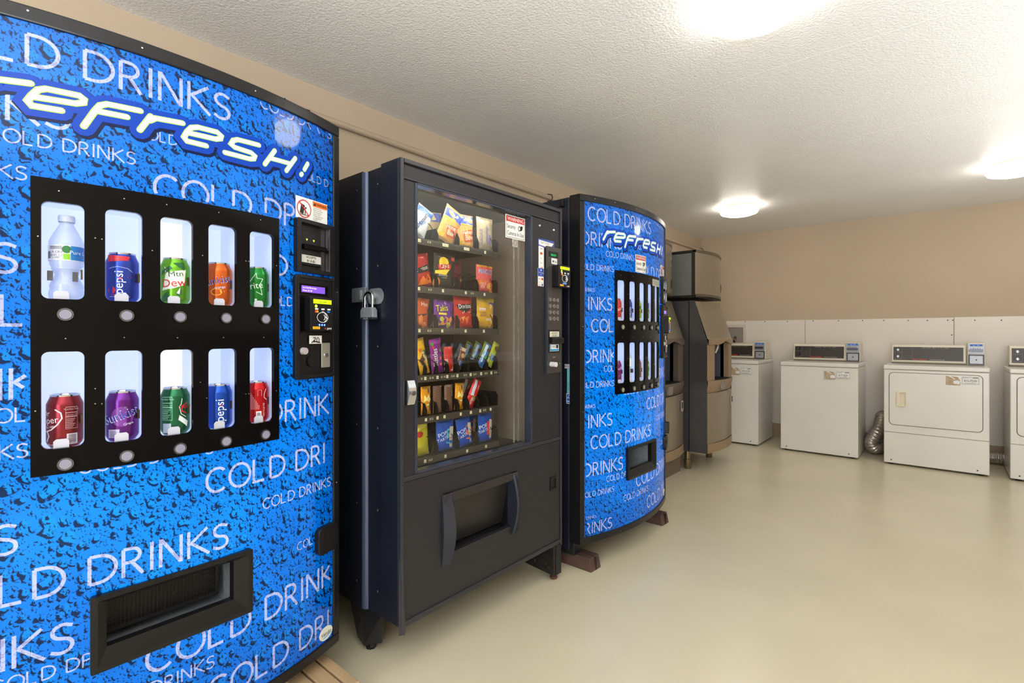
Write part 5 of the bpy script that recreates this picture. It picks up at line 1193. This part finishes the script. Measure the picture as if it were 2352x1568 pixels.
# ------------------------------------------------------------------ ice dispensers
M_ICE = mat('brushed_ice_steel', (148, 136, 118), .33, .5, var=.05, vs=40, stretch=(1, 1, .1), bump=.03, bs=300)
M_ICED = mat('dark_side_steel', (84, 82, 84), .36, .35, var=.12, vs=6)
M_ICEP = mat('beige_plastic', (146, 124, 96), .45, var=.06, vs=20)
M_ICEH = mat('grey_head_side', (120, 124, 122), .38, .2, var=.06)
M_IBLK = mat('ice_black_trim', (34, 31, 30), .4)
def ice_unit(dx, ya, labels, group_h, group_d, plastic, headz=(1.533, 1.953)):
    """dispenser with the ice maker head standing on it; ya = near side plane"""
    W = .66; yb_ = ya+W; X = lambda x: x+dx
    yc = (ya+yb_)/2
    # ---- dispenser
    t = thing('ice_dispenser', (X(-1.9), yc, 0), labels[0], 'ice dispenser', group_d)
    xb = X(-2.28)
    def front(x0, bulge):
        return [(x0+bulge*(1-(2*i/14-1)**2), ya+W*i/14) for i in range(15)]
    mb = MB()
    prof = [(-1.665, 1.505), (-1.553, 1.140), (-1.553, .165), (-2.28, .165), (-2.28, 1.505)]
    mb.hexa([(X(x), ya, z) for x, z in prof], [(X(x), ya+.004, z) for x, z in prof]); 
    mb.build('side_panel', M_ICED, t, bevel=.001)
    MB().hexa([(X(x), yb_-.004, z) for x, z in prof], [(X(x), yb_, z) for x, z in prof]).build('side_panel', M_ICED, t, bevel=.001)
    MB().box(xb, X(-1.60), ya+.004, yb_-.004, .17, .19).build('bottom_panel', M_ICED, t)
    MB().box(xb, X(-1.70), ya+.004, yb_-.004, 1.49, 1.504).build('top_panel', M_ICED, t)
    MB().box(X(-1.716), X(-1.708), ya-.003, ya, .165, 1.50).build('side_seam', mat('seam_black', (8, 8, 9), .5), t)
    MB().box(X(-1.706), X(-1.553), ya-.0015, ya, .79, 1.135).build('side_patch', mat('side_grey', (84, 82, 82), .35, .5), t)
    # sloping hood
    def sweep(zs_xs, bulges, name, m, lab=None, smooth=True):
        mb = MB(); rows = []
        for (x, z), b in zip(zs_xs, bulges): rows.append([mb.raw(X(px), py, z) for px, py in front(x, b)])
        for A, B in zip(rows, rows[1:]):
            for i in range(14): mb.fc.append([A[i], A[i+1], B[i+1], B[i]])
        return mb.build(name, m, t, smooth=smooth, label=lab)
    sweep([(-1.660, 1.498), (-1.551, 1.165)], [.035, .035], 'hood', M_ICE, 'sloping stainless hood')
    # wavy lip under the hood
    mb = MB(); n = 24; rows = []
    for i in range(n+1):
        y = ya+W*i/n; u = i/n; bl = .035*(1-(2*u-1)**2); wave = .030*max(0, math.exp(-((u-.55)/.16)**2))-.004
        rows.append([mb.raw(X(-1.551)+bl, y, 1.167), mb.raw(X(-1.545)+bl+.006, y, 1.160), mb.raw(X(-1.545)+bl+.006, y, 1.118+wave), mb.raw(X(-1.560)+bl, y, 1.118+wave)])
    for A, B in zip(rows, rows[1:]):
        for j in range(3): mb.fc.append([A[j], B[j], B[j+1], A[j+1]])
    mb.build('wavy_lip', plastic, t, smooth=True, label='wavy moulded lip')
    # chute alcove
    a0, a1 = ya+.125, ya+.485
    for (s0, s1) in ((ya, a0), (a1, yb_)):
        mb = MB(); b0 = .035*(1-(2*(s0-ya)/W-1)**2); b1 = .035*(1-(2*(s1-ya)/W-1)**2)
        mb.hexa([(X(-1.60), s0, .80), (X(-1.553)+b0, s0, .80), (X(-1.553)+b1, s1, .80), (X(-1.60), s1, .80)], [(X(-1.60), s0, 1.13), (X(-1.553)+b0, s0, 1.13), (X(-1.553)+b1, s1, 1.13), (X(-1.60), s1, 1.13)])
        mb.build('alcove_column', plastic, t)
    mb = MB().box(X(-1.86), X(-1.852), a0, a1, .79, 1.17).box(X(-1.86), X(-1.57), a0-.004, a0, .79, 1.17).box(X(-1.86), X(-1.57), a1, a1+.004, .79, 1.17).box(X(-1.86), X(-1.57), a0, a1, 1.165, 1.17)
    mb.build('alcove_lining', mat('alcove_grey', (92, 96, 110), .35, .2, var=.1), t)
    ch = MB().tube([(X(-1.60), ya+.29, 1.16), (X(-1.585), ya+.29, 1.10), (X(-1.60), ya+.29, 1.04)], lambda u: .034-.016*u, 12).build('ice_chute', mat('dark_chute', (70, 66, 68), .35), t, smooth=True)
    MB().tube([(X(-1.572), ya+.30, 1.115), (X(-1.568), ya+.30, 1.085), (X(-1.585), ya+.295, 1.035)], lambda u: .017-.007*u, 10).build('chute_tip', mat('pale_chute', (206, 198, 192), .35), ch, smooth=True)
    # drip tray with basin
    mb = MB(); rows = []; n = 14
    for z, inset, bg in ((.80, -.000, .062), (.775, -.002, .060), (.72, .012, .050), (.690, .028, .036)):
        rows.append([mb.raw(X(-1.553)+bg*(1-(2*i/n-1)**2)-inset*.6+.006, ya+W*i/n, z) for i in range(n+1)])
    for A, B in zip(rows, rows[1:]):
        for i in range(n): mb.fc.append([A[i], A[i+1], B[i+1], B[i]])
    mb.build('drip_basin', plastic, t, smooth=True, label='bowed moulded drip basin')
    mb = MB(); top = [mb.raw(X(-1.547)+.062*(1-(2*i/n-1)**2), ya+W*i/n, .7995) for i in range(n+1)]; bk = [mb.raw(X(-1.60), yb_, .7995), mb.raw(X(-1.60), ya, .7995)]
    mb.fc.append(top+bk); mb.build('basin_rim', plastic, t)
    gr = MB()
    for k in range(16): 
        y = a0+.006+.0225*k; bl = .062*(1-(2*(y-ya)/W-1)**2)
        gr.box(X(-1.85), X(-1.555)+bl, y, y+.008, .801, .807)
    for k in range(6): gr.box(X(-1.84)+.055*k, X(-1.833)+.055*k, a0, a1, .8005, .8065)
    gr.build('drip_grille', M_IBLK, t, kind='stuff')
    MB().hexa([(X(-1.505), ya+.20, .715), (X(-1.488), ya+.205, .712), (X(-1.488), ya+.285, .712), (X(-1.505), ya+.29, .715)], [(X(-1.505), ya+.20, .780), (X(-1.484), ya+.205, .780), (X(-1.484), ya+.285, .780), (X(-1.505), ya+.29, .780)]).build('push_pad', mat('grey_pad', (128, 118, 114), .4), t, bevel=.002)
    # lower door and kick strip
    sweep([(-1.560, .690), (-1.552, .665), (-1.552, .250)], [.04, .045, .045], 'lower_door', M_ICE, 'bowed stainless lower door')
    sweep([(-1.549, .250), (-1.549, .170), (-1.58, .165)], [.048, .048, .03], 'kick_strip', M_ICEP)
    bdg = MB(lambda a, b, d: (X(-1.510)+d, a, b)).rrslab(yb_-.155, yb_-.105, .545, .640, .015, 0, .002).build('maker_badge', mat('badge_silver', (206, 200, 190), .3, .5), t)
    MB(lambda a, b, d: (X(-1.510)+d, a, b)).rrslab(yb_-.145, yb_-.115, .572, .625, .004, .002, .003).build('badge_field', mat('badge_dark', (70, 66, 64), .4), bdg)
    # legs
    for lx in (-1.746, -2.2):
        for ly in (ya+.05, yb_-.06):
            if dx > -.01 or lx < -2:
                MB().lathe([(.001, 0), (.027, 0), (.029, .006), (.031, .085), (.026, .09), (.026, .17), (.001, .17)], 18, (X(lx), ly, 0)).build('leg', mat('brassy_leg', (140, 122, 96), .3, .8, var=.2), t, smooth=True)
    if dx < -.01:
        MB().box(X(-2.2), X(-1.575), ya+.004, yb_-.004, .0, .165).build('plinth', mat('taupe_plinth', (110, 98, 84), .6), t)
    # ---- head
    h = thing('ice_maker', (X(-1.9), yc, headz[0]), labels[1], 'ice maker', group_h)
    z0, z1 = headz; xh = -1.640
    MB().box(xb, X(-1.678), ya+.006, yb_-.006, z0+.020, z1-.025).build('case', M_ICEH, h)
    MB().box(xb, X(-1.690), ya+.001, ya+.006, z0+.022, z1-.026).build('side_cover', M_ICEH, h, bevel=.001, label='grey side cover')
    def hs(xs, name, m, bg=.06, za=z0, ze=z1, lab=None, x_back=-1.678):
        mb = MB(); A = [(X(xs)+bg*(1-(2*i/16-1)**2), ya+W*i/16) for i in range(17)]+[(X(x_back), yb_), (X(x_back), ya)]
        mb.hexa([(x, y, za) for x, y in A], [(x, y, ze) for x, y in A]); return mb.build(name, m, h, label=lab)
    hs(-1.655, 'front_cover', M_ICE, .062, z0+.030, z1-.026, 'bowed stainless front cover')
    hs(-1.652, 'top_trim', mat('olive_trim', (96, 88, 70), .4, .4), .064, z1-.026, z1-.001)
    hs(-1.652, 'bottom_trim', mat('olive_trim', (96, 88, 70)), .064, z0+.008, z0+.028)
    MB().box(xb, X(-1.650), ya, yb_, z1-.022, z1).build('top_cap', M_IBLK, h, bevel=.002)
    MB().box(xb, X(-1.650), ya, yb_, z0-.001, z0+.018).build('base_gasket', M_IBLK, h, bevel=.002)
    MB().box(X(-1.690), X(-1.660), ya-.001, ya+.012, z0+.018, z1-.022).build('corner_post', M_IBLK, h)
    ff = lambda a, b, d: (X(-1.655)+.062*(1-(2*(a-ya)/W-1)**2)+d, a, b)
    bg_ = MB(ff).rrslab(yb_-.11, yb_-.055, z0+.265, z0+.345, .016, .0005, .003).build('maker_badge', mat('badge_silver', (206, 200, 190)), h)
    MB(ff).rrslab(yb_-.10, yb_-.065, z0+.285, z0+.33, .004, .003, .004).build('badge_field', mat('badge_dark', (70, 66, 64)), bg_)
    sw = MB(ff).rrslab(yb_-.105, yb_-.045, z0+.075, z0+.155, .014, .0005, .004).build('switch_recess', mat('recess_grey', (84, 80, 74), .4), h, bevel=.001)
    MB(ff).rrslab(yb_-.092, yb_-.060, z0+.095, z0+.140, .006, .004, .006).build('switch', M_IBLK, sw)
    MB(ff).cyl(yb_-.10, z1-.014, .008, .002, .008, 12).build('screw', M_CHROME, h)
    return t, h
ice_unit(0.0, 4.42, ['stainless ice dispenser in the back left corner, standing on round legs', 'ice maker head on the dispenser in the back left corner'], 'ice maker heads', 'ice dispensers', M_ICEP)
ice_unit(-.185, 3.69, ['partly hidden ice dispenser just behind the far drinks machine', 'partly hidden ice maker head just behind the far drinks machine'], 'ice maker heads', 'ice dispensers', mat('dark_taupe_plastic', (98, 86, 76), .45, var=.05), (1.533, 2.0))

# ------------------------------------------------------------------ laundry
M_CTRL = mat('dark_brown_console', (52, 45, 40), .35, var=.05)
M_CREAM = mat('cream_console', (222, 214, 194), .3, var=.02)
M_COIN = mat('satin_coin_meter', (168, 170, 176), .34, .3, var=.08, vs=50)
def laundry(x0, x1, label, kind, code, lid=.92, cx=None, coin=None, group=None, knobs=True, zc=(.932, 1.105), hide_left=False):
    YF_ = 5.83; YR = 6.44 if kind == 'washing_machine' else 6.37
    t = thing(kind, ((x0+x1)/2, 6.15, 0), label, 'washing machine' if kind == 'washing_machine' else 'clothes dryer', group)
    f_ = fY(YF_)
    dr = kind == 'clothes_dryer'
    zb_ = .016
    MB().box(x0, x1, YF_, YR, zb_, lid-.040).build('cabinet', M_ENAMEL, t, bevel=.006)
    MB().box(x0-.003, x1+.003, YF_-.006, YR, lid-.038, lid).build('top_lid', M_ENAMEL, t, bevel=.008, label='off-white enamel top with rolled edge')
    for px in (x0+.05, x1-.05):
        for py in (YF_+.05, YR-.06): MB().cyl(px, py, .02, 0, .02, 12) if False else MB().lathe([(.001, 0), (.020, 0), (.020, .012), (.008, .014), (.008, .018), (.001, .018)], 12, (px, py, 0)).build('foot', M_BLACK, t)
    for px in (x0+.055, x1-.075): MB(f_).cyl(px, .045, .006, 0, .003, 12, .004).build('screw', mat('brown_screw', (90, 74, 60), .5, .5), t)
    if dr:
        MB(f_).slab(x0+.001, x1-.001, .300, .304, -.001, .0006).build('panel_seam', mat('seam_brown', (120, 106, 90), .6), t)
        d0, d1, e0, e1 = x0+.042, x1-.044, .374, .852
        o_ = MB(f_).rr(d0-.005, d1+.005, e0-.005, e1+.005, .036, 6); i_ = MB(f_).rr(d0, d1, e0, e1, .032, 6)
        mb = MB(f_); mb.ring(o_, i_, -.001, .001); mb.build('door_gap', mat('seal_grey', (110, 106, 104), .5), t)
        dd = MB(f_).prism(i_, 0, .005).build('door', M_ENAMEL, t, bevel=.0025, label='rounded rectangular loading door')
        if knobs:
            hx = x0+.130
            hb = MB(f_); hb.ring(hb.rr(hx-.038, hx+.036, .545, .682, .010), hb.rr(hx-.010, hx+.028, .556, .672, .006), .004, .016)
            hb = hb.build('handle', mat('ivory_handle', (228, 218, 192), .35), dd, bevel=.003, label='ivory plastic pull handle')
            MB(f_).slab(hx-.036, hx-.010, .548, .680, .005, .011).sheet(hx-.010, hx+.028, .556, .672, .0062).build('handle_recess', mat('ivory_handle', (228, 218, 192)), dd)
        else:
            MB(f_).slab(d0, d1, .560, .563, .004, .0062).build('door_scratch', M_WHITE, dd)
    # faint scuffs: tan adhesive patch and the machine's number label
    sx = x1-.180
    if code:
        lb = MB(f_).slab(sx+.006, sx+.115, .777, .840, .0055, .0062).build('number_label', M_WHITE, t, label='white number label')
        mb = MB(f_).text(code, sx+.060, .797, .020, .0068, sx=.82).text('CALL FOR SERVICE', sx+.060, .783, .006, .0068).text('LAUNDRY', sx+.012, .829, .006, .0068, 'l'); mb.sheet(sx+.075, sx+.108, .829, .834, .0068)
        mb.ribbon([(sx+.008, .779), (sx+.113, .779), (sx+.113, .838), (sx+.008, .838), (sx+.008, .779)], .0015, .0066, caps=False)
        mb.build('lettering', ink((40, 40, 46)), lb)
        gp = MB(f_); gp.poly([(sx-.100, .762), (sx-.004, .762), (sx-.004, .800), (sx-.02, .835), (sx-.05, .838), (sx-.100, .842)], .0056)
        gp = gp.build('glue_patch', mat('tan_glue', (186, 166, 138), .6, var=.2, vs=40), t)
        MB(f_).poly([(sx-.048, .776), (sx-.010, .772), (sx-.006, .800), (sx-.030, .806), (sx-.048, .800)], .0061).build('torn_paper', M_WHITE, gp)
        MB(f_).poly([(sx-.085, .842), (sx-.040, .812), (sx-.035, .816), (sx-.070, .842)], .0061).build('torn_paper', M_WHITE, gp)
    # control console
    c0, c1 = cx; yc_ = 6.22; z0, z1 = zc
    cons = MB().hexa([(c0, yc_, z0), (c1, yc_, z0), (c1, YR+.0, z0), (c0, YR+.0, z0)], [(c0+.002, yc_+.020, z1), (c1-.002, yc_+.020, z1), (c1-.002, YR+.0, z1), (c0+.002, YR+.0, z1)]).build('console', M_CREAM, t, bevel=.006, label='cream control console with a dark brown face')
    MB().box(c0+.004, c1-.004, yc_+.006, YR-.05, lid, z0).build('console_base', mat('shadow_gap_steel', (120, 112, 98), .5), t)
    H = z1-z0
    fc_ = lambda a, b, d: (a, yc_+.020*(b-z0)/H-d, b)
    q0, q1 = c0+.016, c1-.018
    fcp = MB(fc_).slab(q0, q1, z0+.020, z1-.022, .0005, .0030).build('console_face', M_CTRL, cons)
    mb = MB(fc_); mb.ring(mb.rr(q0-.004, q1+.004, z0+.016, z1-.018, .003, 2), mb.rr(q0, q1, z0+.020, z1-.022, .002, 2), 0, .005); mb.build('face_trim', M_CREAM, cons)
    MB(fc_).text('Speed Queen', q0+.150, z0+.026, .0135, .0036, 'l', sx=1.05).build('lettering', ink((226, 66, 22), emit=.15), fcp)
    mb = MB(fc_).text('Commercial '+('Dryer' if dr else 'Washer'), q0+.275, z0+.026, .0095, .0036, 'l', sx=1.1).text('PERMANENT   PRESS   &   ALL   FABRIC', (q0+q1)/2+.06, z1-.033, .0065, .0036, sx=1.3)
    mb.build('lettering', ink((190, 184, 172)), fcp)
    if c0 > -1.3 or True:
        for u in (.068, .148): MB(fc_).slab(q0+u-.001, q0+u+.0005, z0+.028, z1-.030, .003, .0038).build('divider_line', ink((130, 124, 112)), fcp)
        for zz in (z0+H*.70, z0+H*.32):
            k_ = MB(fc_).cyl(q0+.036, zz, .0135, .003, .018, 18, .011).build('selector_knob', M_BLACK if not dr else M_COIN, fcp, smooth=True)
            MB(fc_).slab(q0+.034, q0+.038, zz-.009, zz+.012, .017, .021).build('knob_pointer', M_CHROME, k_)
            MB(fc_).text('COLD WARM HOT', q0+.036, zz-.024, .005, .0036).build('lettering', ink((180, 174, 160)), fcp)
        for i in range(2 if not dr else 1):
            for j in range(2 if not dr else 1):
                mb = MB(fc_); a = q0+.080+.034*i; b = z0+.040+.030*j; w_ = .028 if not dr else .060; mb.ring(mb.rr(a, a+w_, b, b+.022, .002, 1), mb.rr(a+.0015, a+w_-.0015, b+.0015, b+.0205, .002, 1), .003, .0045); mb.build('indicator_frame', ink((120, 114, 104)), fcp)
    # coin meter
    m0, m1 = coin; cm = MB().hexa([(m0, yc_-.012, lid+.003), (m1, yc_-.012, lid+.003), (m1, YR+.0, lid+.003), (m0, YR+.0, lid+.003)], [(m0, yc_-.004, z1+.022), (m1, yc_-.004, z1+.022), (m1, YR+.0, z1+.022), (m0, YR+.0, z1+.022)])
    cm = cm.build('coin_meter', M_CREAM, t, bevel=.004, label='coin meter box with steel coin slide')
    fm = lambda a, b, d: (a, yc_-.0125+.008*(b-lid)/(z1-lid)-d, b)
    w_ = m1-m0; zt = z1+.022; zl = lid+.006; zm = (zt+zl)/2-.004
    up = MB(fm).slab(m0+.006, m1-.006, zm+.004, zt-.006, .0, .006).build('coin_slide_plate', M_COIN, cm, bevel=.0015)
    MB(fm).sheet(m0+.018, m1-.018, zt-.030, zt-.012, .0066).build('blue_sticker', ink((36, 110, 206)), up)
    MB(fm).text('25c  25c', (m0+m1)/2, zt-.026, .010, .0072).build('lettering', ink((225, 232, 245)), up)
    mb = MB(fm).slab(m0+.012, m1-.016, zm+.026, zm+.046, .006, .030)
    for k in range(5): mb.slab(m0+.022+.016*k, m0+.025+.016*k, zm+.046, zm+.058, .006, .014)
    mb.build('coin_slide', mat('dark_coin_slide', (90, 92, 100), .3, .8), up, bevel=.001)
    lo = MB(fm).slab(m0+.006, m1-.006, zl+.002, zm-.002, .0, .005).build('cash_box', mat('dark_frame', (60, 60, 64), .35, .5), cm, bevel=.001)
    MB(fm).slab(m0+.016, m1-.016, zl+.012, zm-.012, .005, .008).build('cash_door', M_COIN, lo, bevel=.001)
    MB(fm).cyl((m0+m1)/2, (zl+zm)/2, .006, .008, .0105, 12).build('lock', M_BLACK, lo)
    return t
GW = 'top-loading washers along the back wall'
laundry(-2.168, -1.508, 'top-loading washer beside the ice dispenser, leftmost in the back row', 'washing_machine', '543-CSD', cx=(-2.10, -1.652), coin=(-1.648, -1.530), group=GW, zc=(.935, 1.098))
laundry(-1.289, -.616, 'top-loading washer in the middle of the back row, between the leftmost washer and the dryer', 'washing_machine', '617-GJX', cx=(-1.250, -.762), coin=(-.762, -.640), group=GW, zc=(.935, 1.100))
GD = 'dryers along the back wall'
laundry(-.417, .301, 'dryer with ivory door handle, third machine in the back row', 'clothes_dryer', '416-FSW', cx=(-.385, .164), coin=(.172, .292), group=GD, zc=(.935, 1.105))
laundry(.424, 1.142, 'dryer cut off by the right edge of the picture', 'clothes_dryer', None, cx=(.446, .99), coin=(1.0, 1.12), group=GD, knobs=False, zc=(.935, 1.105))

# ------------------------------------------------------------------ flexible foil ducts
M_FOIL = mat('crinkled_foil', (200, 192, 184), .25, .8, var=.12, vs=60, bump=.5, bs=90)
def duct(pts, r, label, ribs):
    t = thing('foil_duct', pts[0][:2]+(0,), label, 'duct', 'foil ducts behind the dryers')
    P = [Vector(p) for p in pts]; path = []
    for i in range(len(P)-1):
        a, b, c, d = P[max(i-1, 0)], P[i], P[i+1], P[min(i+2, len(P)-1)]
        for k in range(10):
            u = k/10; path.append(.5*((2*b)+(c-a)*u+(2*a-5*b+4*c-d)*u*u+(3*b-a-3*c+d)*u**3))
    path.append(P[-1]); n = len(path); fine = []
    for i in range(n-1):
        for k in range(4): fine.append(path[i].lerp(path[i+1], k/4))
    fine.append(path[-1])
    rr_ = lambda u: r*(1+.075*sin(2*pi*ribs*u)+.02*sin(37*u*6.1))
    MB().tube([tuple(q) for q in fine], rr_, 22).build('foil_hose', M_FOIL, t, smooth=True, angle=1.2)
    return t
d1 = duct([(-.475, 6.535, .335), (-.478, 6.42, .330), (-.484, 6.30, .265), (-.520, 6.20, .190), (-.546, 6.17, .120), (-.522, 6.20, .066), (-.485, 6.31, .060), (-.462, 6.42, .060), (-.40, 6.475, .060), (-.28, 6.49, .060)], .054, 'crinkled silver duct curling down between the middle washer and the dryer', 30)
MB(fY(6.569)).cyl(-.475, .335, .068, -.002, .03, 24).build('wall_collar', mat('dull_collar', (120, 116, 110), .4, .7), d1, smooth=True)
duct([(.10, 6.47, .062), (.25, 6.46, .062), (.36, 6.455, .062), (.50, 6.46, .062), (.62, 6.47, .062)], .052, 'crinkled silver duct lying on the floor between the two dryers', 24)

# ------------------------------------------------------------------ water supply box and painted pipe
wx = thing('supply_box', (-1.99, 6.56, 1.07), 'white recessed washer supply box on the wall beside the ice dispenser', 'supply box')
fw = fY(6.569)
mb = MB(fw); mb.ring(mb.rr(-2.135, -1.835, 1.065, 1.328, .008, 2), mb.rr(-2.105, -1.868, 1.105, 1.292, .004, 2), 0, .010); mb.build('frame', mat('white_box_plastic', (214, 204, 194), .4), wx, bevel=.003)
MB(fw).sheet(-2.105, -1.868, 1.105, 1.292, .0006).build('recess', mat('recess_grey_box', (150, 142, 134), .6), wx)
for vx, c in ((-2.045, (150, 60, 44)), (-1.955, (70, 60, 90))):
    v = MB().tube([(vx, 6.565, 1.150), (vx, 6.530, 1.150), (vx, 6.525, 1.120)], .010, 10).build('brass_valve', mat('brass', (160, 120, 60), .3, .9), wx, smooth=True)
    MB(fY(6.545)).cyl(vx, 1.172, .013, -.008, .008, 8).build('valve_handle', ink(c), v)
MB().tube([(-1.955, 6.525, 1.118), (-1.965, 6.49, 1.13), (-2.00, 6.50, 1.135), (-2.03, 6.51, 1.12), (-2.05, 6.53, 1.08)], .010, 10).build('black_hose', M_BLACK, wx, smooth=True)
pp_ = thing('wall_pipe', (-2.35, 2.5, 2.27), 'thin painted pipe running along the left wall just below the ceiling', 'pipe')
M_PIPE = mat('painted_pipe', (190, 170, 146), .42, var=.03)
MB().tube([(-2.357, -2.5, 2.284)]+[(-2.357, -2.4+.9*k, 2.284+.004*sin(k*2.1)) for k in range(10)]+[(-2.357, 6.54, 2.290)], .0165, 14).build('pipe', M_PIPE, pp_, smooth=True)
for y in (1.10, 3.22, 5.30, 6.50):
    mb = MB(); mb.tube([(-2.383, y, 2.262), (-2.345, y, 2.262), (-2.336, y, 2.284), (-2.345, y, 2.308), (-2.383, y, 2.318)], .004, 6); mb.build('pipe_clip', mat('dark_clip', (40, 34, 32), .5), pp_)
# long table against the right wall, seen only mirrored in the snack glass
tb = thing('folding_table', (1.85, 4.9, 0), 'long white folding table against the right wall, outside the frame', 'table')
MB().box(1.45, 2.22, 3.5, 6.2, .905, .945).build('tabletop', mat('white_laminate', (226, 220, 212), .35), tb, bevel=.006)
MB().box(1.46, 1.48, 3.52, 6.18, .86, .905).build('apron', M_WHITE, tb)
for x in (1.50, 2.16):
    for y in (3.6, 4.85, 6.1): MB().box(x-.02, x+.02, y-.02, y+.02, 0, .905).build('leg', M_STEEL, tb, bevel=.003)
